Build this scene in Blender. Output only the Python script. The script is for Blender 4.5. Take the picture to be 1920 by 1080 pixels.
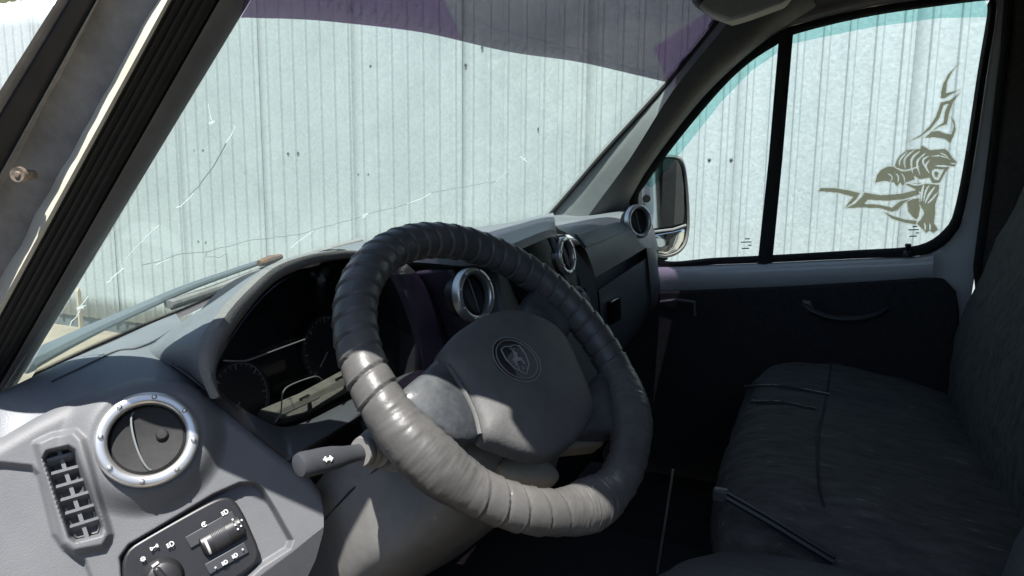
import bpy, bmesh, math, random
import numpy as np
from mathutils import Vector, Matrix, noise
random.seed(7); rng = np.random.default_rng(7)
for o in list(bpy.data.objects): bpy.data.objects.remove(o)
SC = bpy.context.scene; COL = SC.collection
R = math.radians

# ------------------------------------------------------------------ camera
CF, AZ, PITCH, ROLL = 1300.0, 24.0, -8.3, 0.64
CAM = np.array([-1.145, 0.0, 1.65])
fw = np.array([math.cos(R(AZ))*math.cos(R(PITCH)), math.sin(R(AZ))*math.cos(R(PITCH)), math.sin(R(PITCH))])
_r = np.array([math.sin(R(AZ)), -math.cos(R(AZ)), 0.0]); _u = np.cross(_r, fw)
_c, _s = math.cos(R(ROLL)), math.sin(R(ROLL))
rt = _c*_r + _s*_u; up = _c*_u - _s*_r
cd = bpy.data.cameras.new('camera'); cam = bpy.data.objects.new('camera', cd); COL.objects.link(cam)
cd.sensor_width = 36; cd.lens = 36*CF/1920; cd.clip_start = 0.02; cd.clip_end = 3000
cam.matrix_world = Matrix(((rt[0], up[0], -fw[0], CAM[0]), (rt[1], up[1], -fw[1], CAM[1]), (rt[2], up[2], -fw[2], CAM[2]), (0, 0, 0, 1)))
SC.camera = cam
# ------------------------------------------------------------------ light
SUN_AZ, SUN_EL = 191.0, 68.8          # azimuth counter-clockwise from +X
wd = bpy.data.worlds.new('World'); SC.world = wd; wd.use_nodes = True
nt = wd.node_tree; sky = nt.nodes.new('ShaderNodeTexSky'); sky.sky_type = 'NISHITA'; sky.sun_disc = False
sky.sun_elevation = R(SUN_EL); sky.sun_rotation = R(90-SUN_AZ)
bg = nt.nodes['Background']; bg.inputs['Strength'].default_value = 0.085
nt.links.new(sky.outputs[0], bg.inputs[0])
sd = bpy.data.lights.new('sun', 'SUN'); sd.energy = 5.0; sd.angle = R(0.5); sd.color = (1, .975, .94)
sun = bpy.data.objects.new('sun', sd); COL.objects.link(sun)
sdir = Vector((math.cos(R(SUN_EL))*math.cos(R(SUN_AZ)), math.cos(R(SUN_EL))*math.sin(R(SUN_AZ)), math.sin(R(SUN_EL))))
sun.rotation_euler = sdir.to_track_quat('Z', 'Y').to_euler(); sun.location = (-6, 3, 12)
SC.view_settings.view_transform = 'Standard'; SC.view_settings.look = 'None'
SC.view_settings.exposure = 1.1; SC.view_settings.gamma = 1; SC.view_settings.use_curve_mapping = False
SC.render.engine = 'CYCLES'
SC.cycles.max_bounces = 12; SC.cycles.transparent_max_bounces = 24
SC.cycles.caustics_reflective = False; SC.cycles.caustics_refractive = False
SC.cycles.use_denoising = True

# ------------------------------------------------------------------ helpers: picture point -> point on a real surface
def ray(px, py): return fw + rt*((px-960)/CF) - up*((py-540)/CF)
def PL(px, py, n, d):
    r = ray(px, py); n = np.asarray(n, float); return CAM + r*((d-n@CAM)/(n@r))
def AX(px, py, v): return PL(px, py, (1, 0, 0), v)
def AY(px, py, v): return PL(px, py, (0, 1, 0), v)
def AZp(px, py, v): return PL(px, py, (0, 0, 1), v)
def ws_d(x): return 2.126 + .155*(1-(x/.68)**2)
def WS(px, py, off=0.0):             # windscreen: y + .92 z = d(x); off > 0 lies outside
    x = 0.0
    for _ in range(40):
        p = PL(px, py, (0, 1, .92), ws_d(x) + off*1.36); x = .5*x + .5*p[0]
    return p
DN = np.array([1, 0, .10]); DD = .80+.146
def DR(px, py, off=0.0):             # passenger door plane; off > 0 lies outside
    return PL(px, py, DN, DD+off)
WC = np.array([-.4171, .3324, 1.4469])
WU = np.array([.9604, -.2786, 0]); WV = np.array([.1974, .6805, .7056]); WN = np.array([-.1966, -.6777, .7086])
def WP(px, py, off=0.0): return PL(px, py, WN, WN@(WC+WN*off))
def nrm(v): v = np.asarray(v, float); return v/np.linalg.norm(v)

# ------------------------------------------------------------------ helpers: materials
def mat(name, col, rough=.6, metal=0, spec=.5, nscale=0, nvar=.0, col2=None, bump=0, bscale=200, bdist=.001, coat=0, stretch=None, detail=4):
    m = bpy.data.materials.new(name); m.use_nodes = True; t = m.node_tree; b = t.nodes['Principled BSDF']
    b.inputs['Base Color'].default_value = (*col, 1); b.inputs['Roughness'].default_value = rough
    b.inputs['Metallic'].default_value = metal; b.inputs['Specular IOR Level'].default_value = spec
    b.inputs['Coat Weight'].default_value = coat
    tc = t.nodes.new('ShaderNodeTexCoord'); src = tc.outputs['Object']
    if stretch:
        mp = t.nodes.new('ShaderNodeMapping'); mp.inputs['Scale'].default_value = stretch
        t.links.new(src, mp.inputs[0]); src = mp.outputs[0]
    if nscale:
        n = t.nodes.new('ShaderNodeTexNoise'); n.inputs['Scale'].default_value = nscale; n.inputs['Detail'].default_value = detail
        n.inputs['Roughness'].default_value = .65
        t.links.new(src, n.inputs['Vector'])
        r = t.nodes.new('ShaderNodeValToRGB'); r.color_ramp.elements[0].position = .5-nvar; r.color_ramp.elements[1].position = .5+nvar
        r.color_ramp.elements[0].color = (*col, 1); r.color_ramp.elements[1].color = (*(col2 or col), 1)
        t.links.new(n.outputs[0], r.inputs[0]); t.links.new(r.outputs[0], b.inputs['Base Color'])
    if bump:
        n2 = t.nodes.new('ShaderNodeTexNoise'); n2.inputs['Scale'].default_value = bscale; n2.inputs['Detail'].default_value = 3
        t.links.new(src, n2.inputs['Vector'])
        bp = t.nodes.new('ShaderNodeBump'); bp.inputs['Strength'].default_value = bump; bp.inputs['Distance'].default_value = bdist
        t.links.new(n2.outputs[0], bp.inputs['Height']); t.links.new(bp.outputs[0], b.inputs['Normal'])
    return m
def glass(name, tint, refl=.06, haze=0.0, hazecol=(.7, .8, .78)):
    m = bpy.data.materials.new(name); m.use_nodes = True; t = m.node_tree
    for n in list(t.nodes): t.nodes.remove(n)
    out = t.nodes.new('ShaderNodeOutputMaterial'); tr = t.nodes.new('ShaderNodeBsdfTransparent'); tr.inputs[0].default_value = (*tint, 1)
    gl = t.nodes.new('ShaderNodeBsdfGlossy'); gl.inputs['Roughness'].default_value = .02
    lw = t.nodes.new('ShaderNodeLayerWeight'); lw.inputs[0].default_value = .5      # facing: the same from both sides of the pane
    pw = t.nodes.new('ShaderNodeMath'); pw.operation = 'POWER'; pw.inputs[1].default_value = 5.0; t.links.new(lw.outputs['Facing'], pw.inputs[0])
    mx = t.nodes.new('ShaderNodeMixShader'); mu = t.nodes.new('ShaderNodeMath'); mu.operation = 'MULTIPLY_ADD'; mu.inputs[1].default_value = refl*6; mu.inputs[2].default_value = refl*.5
    t.links.new(pw.outputs[0], mu.inputs[0]); t.links.new(mu.outputs[0], mx.inputs[0])
    base = tr.outputs[0]
    if haze:                                   # dust on the pane
        df = t.nodes.new('ShaderNodeBsdfDiffuse'); df.inputs[0].default_value = (*hazecol, 1)
        m2 = t.nodes.new('ShaderNodeMixShader'); tc = t.nodes.new('ShaderNodeTexCoord')
        n = t.nodes.new('ShaderNodeTexNoise'); n.inputs['Scale'].default_value = 5; n.inputs['Detail'].default_value = 8; n.inputs['Roughness'].default_value = .7
        t.links.new(tc.outputs['Object'], n.inputs['Vector'])
        mr = t.nodes.new('ShaderNodeMapRange'); mr.inputs[1].default_value = .3; mr.inputs[2].default_value = .8
        mr.inputs[3].default_value = haze*.5; mr.inputs[4].default_value = haze*1.6
        t.links.new(n.outputs[0], mr.inputs[0]); t.links.new(mr.outputs[0], m2.inputs[0])
        t.links.new(base, m2.inputs[1]); t.links.new(df.outputs[0], m2.inputs[2]); base = m2.outputs[0]
    t.links.new(base, mx.inputs[1]); t.links.new(gl.outputs[0], mx.inputs[2]); t.links.new(mx.outputs[0], out.inputs[0])
    return m
M = {}
M['plastic'] = mat('dash_plastic', (.118, .121, .127), .55, nscale=14, nvar=.22, col2=(.150, .152, .157), bump=.35, bscale=650, bdist=.0008, detail=9)
M['plastic_top'] = mat('dash_top_plastic', (.14, .152, .166), .5, nscale=12, nvar=.22, col2=(.178, .188, .20), bump=.35, bscale=650, bdist=.0008, detail=9)
M['plastic_dark'] = mat('dark_plastic', (.035, .037, .042), .5, nscale=12, nvar=.3, col2=(.05, .051, .056), bump=.1, bscale=700, bdist=.0004)
M['plastic_mid'] = mat('passenger_plastic', (.165, .178, .18), .5, nscale=12, nvar=.3, col2=(.195, .208, .21), bump=.1, bscale=700, bdist=.0004)
M['film_lit'] = mat('film_lit_plastic', (.06, .052, .075), .5, nscale=12, nvar=.3, col2=(.08, .068, .09))  # purple tint of sun through the strip film, put into the plastic colour
M['black'] = mat('black_plastic', (.014, .014, .016), .42, nscale=25, nvar=.3, col2=(.025, .024, .025), bump=.1, bscale=500, bdist=.0003)
M['gloss_black'] = mat('gloss_black', (.008, .008, .009), .12)
M['rubber'] = mat('rubber', (.014, .014, .015), .85, nscale=30, nvar=.3, col2=(.03, .029, .028), bump=.3, bscale=120)
M['felt'] = mat('felt', (.13, .127, .122), .95, nscale=520, nvar=.35, col2=(.26, .255, .245), bump=.6, bscale=700, bdist=.0012)
M['chrome'] = mat('satin_chrome', (.62, .61, .58), .34, .85, nscale=40, nvar=.3, col2=(.72, .71, .68))
M['leather'] = mat('leather', (.062, .060, .057), .38, spec=.35, nscale=14, nvar=.22, col2=(.118, .114, .108), bump=.3, bscale=240, bdist=.0007, detail=6)
M['padskin'] = mat('pad_skin', (.075, .075, .074), .6, spec=.3, nscale=30, nvar=.25, col2=(.12, .117, .112), bump=.45, bscale=260, bdist=.001, detail=8)
M['spoke'] = mat('spoke_skin', (.035, .039, .043), .36, nscale=20, nvar=.12, col2=(.09, .094, .095), bump=.3, bscale=90, bdist=.003, detail=8)
def fabric(name, c1, c2, c3, sc, fleck=.0):
    m = mat(name, c1, .95, nscale=sc, nvar=.16, col2=c2, detail=6, stretch=(1, .22, .6)); t = m.node_tree; b = t.nodes['Principled BSDF']
    tc = t.nodes.new('ShaderNodeTexCoord')
    w = t.nodes.new('ShaderNodeTexNoise'); w.inputs['Scale'].default_value = 11; w.inputs['Detail'].default_value = 5; t.links.new(tc.outputs['Object'], w.inputs['Vector'])
    mp = t.nodes.new('ShaderNodeMapping'); mp.inputs['Scale'].default_value = (160, 24, 60); mp.inputs['Rotation'].default_value = (0, 0, .5); t.links.new(tc.outputs['Object'], mp.inputs[0])
    f = t.nodes.new('ShaderNodeTexNoise'); f.inputs['Scale'].default_value = 1; f.inputs['Detail'].default_value = 3; t.links.new(mp.outputs[0], f.inputs['Vector'])
    r = t.nodes.new('ShaderNodeValToRGB'); r.color_ramp.elements[0].position = .66; r.color_ramp.elements[1].position = .78; t.links.new(f.outputs[0], r.inputs[0])
    mx = t.nodes.new('ShaderNodeMix'); mx.data_type = 'RGBA'; src = b.inputs['Base Color'].links[0].from_socket
    mu = t.nodes.new('ShaderNodeMath'); mu.operation = 'MULTIPLY'; mu.inputs[1].default_value = fleck; t.links.new(r.outputs[0], mu.inputs[0])
    t.links.new(mu.outputs[0], mx.inputs[0]); t.links.new(src, mx.inputs[6]); mx.inputs[7].default_value = (*c3, 1); t.links.new(mx.outputs[2], b.inputs['Base Color'])
    fi = t.nodes.new('ShaderNodeTexNoise'); fi.inputs['Scale'].default_value = 330; t.links.new(tc.outputs['Object'], fi.inputs['Vector'])
    b1 = t.nodes.new('ShaderNodeBump'); b1.inputs['Strength'].default_value = .6; b1.inputs['Distance'].default_value = .02; t.links.new(w.outputs[0], b1.inputs['Height'])
    b2 = t.nodes.new('ShaderNodeBump'); b2.inputs['Strength'].default_value = .8; b2.inputs['Distance'].default_value = .002; t.links.new(fi.outputs[0], b2.inputs['Height']); t.links.new(b1.outputs[0], b2.inputs['Normal'])
    t.links.new(b2.outputs[0], b.inputs['Normal']); return m
M['seat'] = fabric('seat_fabric', (.046, .045, .040), (.10, .098, .088), (.32, .31, .26), 70, .8)
M['seat2'] = fabric('seat_fabric_plain', (.05, .054, .056), (.075, .08, .083), (.12, .12, .12), 110, .3)
M['card'] = mat('door_card', (.020, .020, .022), .8, nscale=90, nvar=.2, col2=(.036, .036, .039), bump=.3, bscale=400)
M['white'] = mat('white_paint', (.80, .82, .83), .25, nscale=6, nvar=.3, col2=(.74, .765, .775), coat=.4)
M['cream'] = mat('cream_paint', (.62, .59, .48), .45, nscale=30, nvar=.25, col2=(.5, .47, .38))
M['dirty'] = mat('dirty_primer', (.13, .126, .121), .75, nscale=26, nvar=.2, col2=(.25, .243, .232), bump=.25, bscale=120, detail=9)
M['trim'] = mat('pillar_trim', (.085, .088, .088), .6, nscale=30, nvar=.2, col2=(.11, .113, .113), bump=.15, bscale=600, bdist=.0005)
M['trim_sunlit'] = mat('pillar_trim_sunlit', (.22, .24, .235), .6, nscale=30, nvar=.2, col2=(.26, .28, .27), bump=.15, bscale=600, bdist=.0005)  # paler copy of the pillar trim, sunlight put into its colour
M['headliner'] = mat('headliner', (.42, .42, .38), .95, nscale=120, nvar=.2, col2=(.5, .5, .46), bump=.3, bscale=300)
M['liner_dark'] = mat('liner_dark', (.085, .076, .072), .95, nscale=140, nvar=.2, col2=(.13, .117, .11), bump=.3, bscale=300)
M['column'] = mat('column_plastic', (.15, .146, .138), .55, nscale=16, nvar=.2, col2=(.23, .224, .21), bump=.2, bscale=300, bdist=.0006, detail=8)
M['lens_reflection'] = mat('lens_reflection_beige', (.06, .055, .047), .75, nscale=40, nvar=.25, col2=(.13, .118, .10), detail=8)  # beige stands in for a bright reflection in the cluster lens
M['print'] = mat('white_print', (.75, .75, .72), .6)
M['faint'] = mat('faint_print', (.34, .34, .33), .6)
M['lens_sheen_edge'] = mat('lens_sheen_edge', (.10, .10, .10), .5)
M['disc'] = mat('vent_disc', (.008, .008, .009), .75, nscale=60, nvar=.2, col2=(.018, .0175, .0165), bump=.2)
M['white_plastic'] = mat('white_plastic', (.75, .75, .73), .4)
M['khaki'] = mat('khaki_film', (.21, .20, .145), .5, nscale=30, nvar=.3, col2=(.26, .245, .18))
M['pale'] = mat('pale_film', (.66, .70, .64), .5)
def trl(name, col):
    m = bpy.data.materials.new(name); m.use_nodes = True; t = m.node_tree; b = t.nodes['Principled BSDF']; b.inputs['Base Color'].default_value = (*col, 1)
    tl = t.nodes.new('ShaderNodeBsdfTranslucent'); tl.inputs[0].default_value = (*col, 1); mx = t.nodes.new('ShaderNodeMixShader'); mx.inputs[0].default_value = .75
    t.links.new(b.outputs[0], mx.inputs[1]); t.links.new(tl.outputs[0], mx.inputs[2]); t.links.new(mx.outputs[0], t.nodes['Material Output'].inputs[0]); return m
M['crackw'] = trl('crack_white', (.95, .97, .96))
M['crackd'] = mat('crack_dark', (.10, .12, .12), .3)
M['mirror'] = mat('mirror', (.82, .85, .84), .02, 1.0)
M['dirt_tan'] = mat('tan_dust', (.36, .30, .22), .9, nscale=50, nvar=.2, col2=(.26, .21, .16))
M['floor'] = mat('floor_mat', (.012, .012, .012), .9, nscale=60, nvar=.2, col2=(.022, .021, .02), bump=.4, bscale=150)
M['carpet'] = mat('brown_mat', (.022, .018, .016), .9, nscale=60, nvar=.2, col2=(.04, .033, .029), bump=.4, bscale=150)
M['wood'] = mat('wood', (.55, .47, .35), .8, nscale=20, nvar=.3, col2=(.42, .35, .26), stretch=(6, 6, .5))
M['glass'] = glass('windscreen_glass', (.935, .985, .962), .05, haze=.11, hazecol=(.76, .83, .83))
M['dglass'] = glass('door_glass', (.94, .985, .975), .04, haze=.012)
M['lens'] = glass('lens', (.9, .9, .9), .05)
M['film'] = glass('sunstrip_film', (.43, .405, .445), .03)
M['film2'] = glass('sunstrip_overlap', (.90, .80, .93), .005)
M['teal'] = glass('teal_band', (.70, .87, .86), .01)
def film(name, col, through, op):          # sticker film: lets some light through, scatters the rest
    m = bpy.data.materials.new(name); m.use_nodes = True; t = m.node_tree
    for n in list(t.nodes): t.nodes.remove(n)
    out = t.nodes.new('ShaderNodeOutputMaterial'); tr = t.nodes.new('ShaderNodeBsdfTransparent'); tr.inputs[0].default_value = (*through, 1)
    df = t.nodes.new('ShaderNodeBsdfTranslucent'); df.inputs[0].default_value = (*col, 1)
    mx = t.nodes.new('ShaderNodeMixShader'); mx.inputs[0].default_value = op
    t.links.new(tr.outputs[0], mx.inputs[1]); t.links.new(df.outputs[0], mx.inputs[2]); t.links.new(mx.outputs[0], out.inputs[0]); return m
M['khaki'] = film('khaki_film', (.36, .335, .235), (.5, .47, .36), .86)
M['pale'] = film('pale_film', (.98, .97, .90), (1, 1, .97), .45)
M['pale2'] = film('pale_stripe', (.97, .96, .90), (.95, .94, .9), .92)
# ------------------------------------------------------------------ helpers: objects
ROOTS = {}
def thing(name, label, cat, loc=(0, 0, 0), group=None):
    o = bpy.data.objects.new(name, None); COL.objects.link(o); o.empty_display_size = .05
    o.location = loc; o['label'] = label; o['category'] = cat
    if group: o['group'] = group
    ROOTS[o.name] = Matrix.Translation(Vector(loc)); return o
WM = ROOTS
def link(name, me, parent=None, T=None):
    o = bpy.data.objects.new(name, me); COL.objects.link(o); T = T or Matrix.Identity(4)
    if parent is not None:
        o.parent = parent; o.matrix_local = WM[parent.name].inverted() @ T
    else: o.matrix_local = T
    WM[o.name] = T.copy(); return o
def mesh(name, V, F, m, sharp=35, recalc=True):
    me = bpy.data.meshes.new(name); me.from_pydata([tuple(map(float, v)) for v in V], [], F); 
    for x in (m if isinstance(m, (list, tuple)) else [m]): me.materials.append(x)
    if recalc:
        bm = bmesh.new(); bm.from_mesh(me); bmesh.ops.remove_doubles(bm, verts=bm.verts, dist=1e-6)
        bmesh.ops.recalc_face_normals(bm, faces=bm.faces); bm.to_mesh(me); bm.free()
    for p in me.polygons: p.use_smooth = True
    me.set_sharp_from_angle(angle=R(sharp)); me.update(); return me
def mk(name, V, F, m, parent=None, T=None, sharp=35, bevel=0, seg=2, sub=0, solid=0, off=-1):
    o = link(name, mesh(name, V, F, m, sharp), parent, T)
    if solid:
        s = o.modifiers.new('s', 'SOLIDIFY'); s.thickness = solid; s.offset = off
    if bevel:
        b = o.modifiers.new('b', 'BEVEL'); b.width = bevel; b.segments = seg; b.limit_method = 'ANGLE'; b.angle_limit = R(35)
    if sub:
        b = o.modifiers.new('u', 'SUBSURF'); b.levels = sub; b.render_levels = sub
    return o
def dup(o, parent, T):
    return link(o.name.split('.')[0], o.data, parent, T)
def box(c, s, Rm=None):
    c = np.asarray(c, float); h = np.asarray(s, float)/2; Rm = np.eye(3) if Rm is None else Rm
    V = [c + Rm@(h*np.array(k)) for k in ((-1,-1,-1),(1,-1,-1),(1,1,-1),(-1,1,-1),(-1,-1,1),(1,-1,1),(1,1,1),(-1,1,1))]
    return V, [(0,3,2,1),(4,5,6,7),(0,1,5,4),(1,2,6,5),(2,3,7,6),(3,0,4,7)]
def join(*parts):
    V, F = [], []
    for v, f in parts:
        k = len(V); V += list(v); F += [tuple(i+k for i in g) for g in f]
    return V, F
def catmull(P, n, closed=False):
    P = [np.asarray(p, float) for p in P]; out = []
    L = len(P); segs = L if closed else L-1
    for i in range(segs):
        g = (lambda k: P[k % L]) if closed else (lambda k: P[min(max(k, 0), L-1)])
        a, b, c, d = g(i-1), g(i), g(i+1), g(i+2)
        for j in range(n):
            t = j/n
            out.append(.5*((2*b)+(-a+c)*t+(2*a-5*b+4*c-d)*t*t+(-a+3*b-3*c+d)*t**3))
    if not closed: out.append(P[-1])
    return out
def resample(P, n, closed=False):
    P = [np.asarray(p, float) for p in P]
    if closed: P = P+[P[0]]
    d = [0]
    for a, b in zip(P, P[1:]): d.append(d[-1]+np.linalg.norm(b-a))
    out = []; k = 0
    for i in range(n):
        s = d[-1]*i/(n if closed else n-1)
        while k < len(P)-2 and d[k+1] < s: k += 1
        t = (s-d[k])/max(d[k+1]-d[k], 1e-9); out.append(P[k]*(1-t)+P[k+1]*t)
    return out
def loft(rows, closed=False, cap=False):
    n = len(rows[0]); V = [p for r in rows for p in r]; F = []
    for i in range(len(rows)-1):
        for j in range(n if closed else n-1):
            k = (j+1) % n; F.append((i*n+j, i*n+k, (i+1)*n+k, (i+1)*n+j))
    if cap: F += [tuple(range(n))[::-1], tuple(range((len(rows)-1)*n, len(rows)*n))]
    return V, F
def tube(path, r, seg=12, cap=True, flat=1.0, upv=None):
    path = [np.asarray(p, float) for p in path]; rows = []
    rr = r if isinstance(r, (list, tuple, np.ndarray)) else [r]*len(path)
    u0 = np.asarray(upv if upv is not None else (0, 0, 1), float)
    for i, p in enumerate(path):
        t = nrm(path[min(i+1, len(path)-1)]-path[max(i-1, 0)])
        a = np.cross(t, u0)
        if np.linalg.norm(a) < 1e-3: a = np.cross(t, (1, 0, 0))
        a = nrm(a); b = np.cross(a, t); u0 = b
        rows.append([p+rr[i]*(a*math.cos(q)+b*flat*math.sin(q)) for q in np.linspace(0, 2*math.pi, seg, endpoint=False)])
    return loft(rows, True, cap)
def prism(outline, n, th):             # closed outline of points, thickness th along -n
    n = nrm(n); L = len(outline); V = [np.asarray(p) for p in outline]+[np.asarray(p)-n*th for p in outline]
    F = [tuple(range(L)), tuple(range(2*L-1, L-1, -1))]+[(i, (i+1) % L, L+(i+1) % L, L+i) for i in range(L)]
    return V, F
def dome(outline, n, h, steps=5, inset=1.0, back=.02, power=.5, center=None):   # puffy lid from an outline
    n = nrm(n); P = [np.asarray(p, float) for p in outline]; c = sum(P)/len(P) if center is None else center; rows = [[p-n*back for p in P]]
    for i in range(steps+1):
        t = i/steps; s = 1-inset*(1-math.cos(t*math.pi/2)); hh = h*math.sin(t*math.pi/2)**power if t else 0
        rows.append([c+(p-c)*max(s, .001)+n*hh for p in P])
    V, F = loft(rows, True); F.append(tuple(range(len(V)-len(P), len(V)))); return V, F
def lathe(prof, seg=48):               # prof: (r, z)
    rows = [[np.array([r*math.cos(a), r*math.sin(a), z]) for a in np.linspace(0, 2*math.pi, seg, endpoint=False)] for r, z in prof]
    return loft(rows, True)
def frame(c, n, upv=(0, 0, 1), spin=0):
    n = nrm(n); x = nrm(np.cross(upv, n)); y = np.cross(n, x)
    if spin: x, y = x*math.cos(spin)+y*math.sin(spin), y*math.cos(spin)-x*math.sin(spin)
    return Matrix(((x[0], y[0], n[0], c[0]), (x[1], y[1], n[1], c[1]), (x[2], y[2], n[2], c[2]), (0, 0, 0, 1)))
def ribbon(pts, n, w, th=.0006):       # thin raised strip along pts lying on a surface with normal n
    pts = [np.asarray(p, float) for p in pts]; n = nrm(n); rows = []
    for i, p in enumerate(pts):
        t = nrm(pts[min(i+1, len(pts)-1)]-pts[max(i-1, 0)]); s = nrm(np.cross(t, n)); ww = w[i] if isinstance(w, (list, tuple)) else w
        rows.append([p-s*ww/2, p+s*ww/2, p+s*ww/2+n*th, p-s*ww/2+n*th])
    return loft(rows, True, True)
def smooth01(t): t = np.clip(t, 0, 1); return t*t*(3-2*t)
def poly_sd(a, b, P):                  # signed distance to polygon, negative inside (vectorised)
    P = np.asarray(P); d = np.full(a.shape, 1e9); ins = np.zeros(a.shape, bool)
    for i in range(len(P)):
        p, q = P[i], P[(i+1) % len(P)]; e = q-p; wx, wy = a-p[0], b-p[1]
        t = np.clip((wx*e[0]+wy*e[1])/(e@e), 0, 1); d = np.minimum(d, np.hypot(wx-t*e[0], wy-t*e[1]))
        c = (p[1] <= b) != (q[1] <= b)
        with np.errstate(divide='ignore', invalid='ignore'):
            xc = p[0]+(b-p[1])*(q[0]-p[0])/(q[1]-p[1]); ins ^= c & (a < xc)
    return np.where(ins, -d, d)

# ================================================================== SETTING: ground, fence, building
gm = mat('sandy_ground', (.21, .18, .135), .95, nscale=2.2, nvar=.25, col2=(.32, .275, .205), bump=.8, bscale=25, bdist=.03, detail=9)
N = 60
xs = np.sign(np.linspace(-1, 1, N+1))*np.abs(np.linspace(-1, 1, N+1))**3*400
V = [(x, y, .02*noise.noise((x*.7, y*.7, 0)) if abs(x) < 14 and abs(y) < 14 else 0) for y in xs for x in xs]
g = link('ground', mesh('ground', V, [(j*(N+1)+i, j*(N+1)+i+1, (j+1)*(N+1)+i+1, (j+1)*(N+1)+i) for j in range(N) for i in range(N)], gm)); g['kind'] = 'structure'

def galv():
    m = bpy.data.materials.new('galvanised_sheet'); m.use_nodes = True; t = m.node_tree; b = t.nodes['Principled BSDF']
    tc = t.nodes.new('ShaderNodeTexCoord')
    v = t.nodes.new('ShaderNodeTexVoronoi'); v.inputs['Scale'].default_value = 58; t.links.new(tc.outputs['Object'], v.inputs['Vector'])
    sp = t.nodes.new('ShaderNodeSeparateColor'); t.links.new(v.outputs['Color'], sp.inputs[0])
    n = t.nodes.new('ShaderNodeTexNoise'); n.inputs['Scale'].default_value = .9; n.inputs['Detail'].default_value = 6; t.links.new(tc.outputs['Object'], n.inputs['Vector'])
    ad = t.nodes.new('ShaderNodeMath'); ad.operation = 'MULTIPLY_ADD'; ad.inputs[1].default_value = .28; t.links.new(sp.outputs[0], ad.inputs[0]); t.links.new(n.outputs[0], ad.inputs[2])
    r = t.nodes.new('ShaderNodeValToRGB'); r.color_ramp.elements[0].position = .22; r.color_ramp.elements[1].position = 1.0
    r.color_ramp.elements[0].color = (.40, .455, .455, 1); r.color_ramp.elements[1].color = (.60, .65, .655, 1)
    t.links.new(ad.outputs[0], r.inputs[0]); t.links.new(r.outputs[0], b.inputs['Base Color'])
    mr = t.nodes.new('ShaderNodeMapRange'); mr.inputs[3].default_value = .32; mr.inputs[4].default_value = .62; t.links.new(sp.outputs[1], mr.inputs[0]); t.links.new(mr.outputs[0], b.inputs['Roughness'])
    b.inputs['Metallic'].default_value = .25
    bp = t.nodes.new('ShaderNodeBump'); bp.inputs['Strength'].default_value = .25; bp.inputs['Distance'].default_value = .004
    t.links.new(sp.outputs[2], bp.inputs['Height']); t.links.new(bp.outputs[0], b.inputs['Normal'])
    return m
M['galv'] = galv()
FX = 3.95; FTOP = 3.60; FBOT = .14
fence = thing('sheet_metal_fence', 'tall pale galvanised corrugated sheet fence standing behind the windscreen and side window', 'fence', (FX, 3, 0))
RIB = .152; SHEETW = 1.064
def sheet_mesh(seed, near):
    rr = random.Random(seed); rows = []
    yy = []; prof = []
    for k in range(round(SHEETW/RIB)):
        o = k*RIB
        for d, h in ((0, 0), (.042, 0), (.045, .001), (.055, .019), (.058, .020), (.082, .020), (.085, .019), (.095, .001), (.098, 0)):
            yy.append(o+d); prof.append(h)
    yy.append(SHEETW+.02); prof.append(0)
    zs = np.linspace(FBOT, FTOP, 14)
    ph = rr.random()*6
    for z in zs:
        rows.append([np.array([-.0-h+.0015*math.sin(z*1.7+ph+y*2), y, z]) for y, h in zip(yy, prof)])
    return loft(rows)
sheets = [mesh('sheet', *sheet_mesh(k, 0), M['galv'], sharp=20) for k in range(3)]
k = 0; y = -2.6
while y < 16:
    o = link('sheet', sheets[k % 3], fence, Matrix.Translation((FX-(.006 if k % 2 else 0), y, random.uniform(-.02, .02))) @ Matrix.Rotation(random.uniform(-.002, .002), 4, 'X'))
    s = o.modifiers.new('s', 'SOLIDIFY'); s.thickness = .0012; s.offset = 1
    y += SHEETW; k += 1
mk('plinth_board', *box((FX+.03, 6.5, .07), (.03, 19, .19)), mat('plinth', (.10, .12, .125), .8, nscale=8, nvar=.3, col2=(.15, .17, .17)), fence)
for z in (.7, 2.0, 3.3): mk('rail', *box((FX+.04, 6.5, z), (.03, 19, .04)), M['plastic_dark'], fence)
# screws: pairs as seen through the windscreen
scr = mesh('screw', *lathe([(.0, .008), (.005, .007), (.007, .003), (.012, .002), (.012, 0), (0, 0)], 10), mat('screw_metal', (.10, .11, .11), .5, .3))
for px, py in [(365, 282), (381, 282), (540, 288), (559, 287), (372, 453), (386, 455), (672, 327), (691, 327), (695, 124), (1010, 242), (983, 298), (1749, 102), (904, 89), (873, 122), (1330, 300), (1371, 300), (660, 20), (780, 10)]:
    p = AX(px, py, FX-.006); link('screw', scr, fence, frame(p, (-1, 0, 0)))
st = mk('wooden_stake', *join(box((0, 0, .2), (.045, .03, .5)), prism([(-.0225, -.015, .449), (.0225, -.015, .449), (.0, -.015, .50)], (0, -1, 0), .03)), M['wood'], None, Matrix.Translation(tuple(AZp(153, 622, 0.0))), bevel=.003)
st['label'] = 'short pale wooden stake stuck in the sunny ground before the fence'; st['category'] = 'stake'

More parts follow.
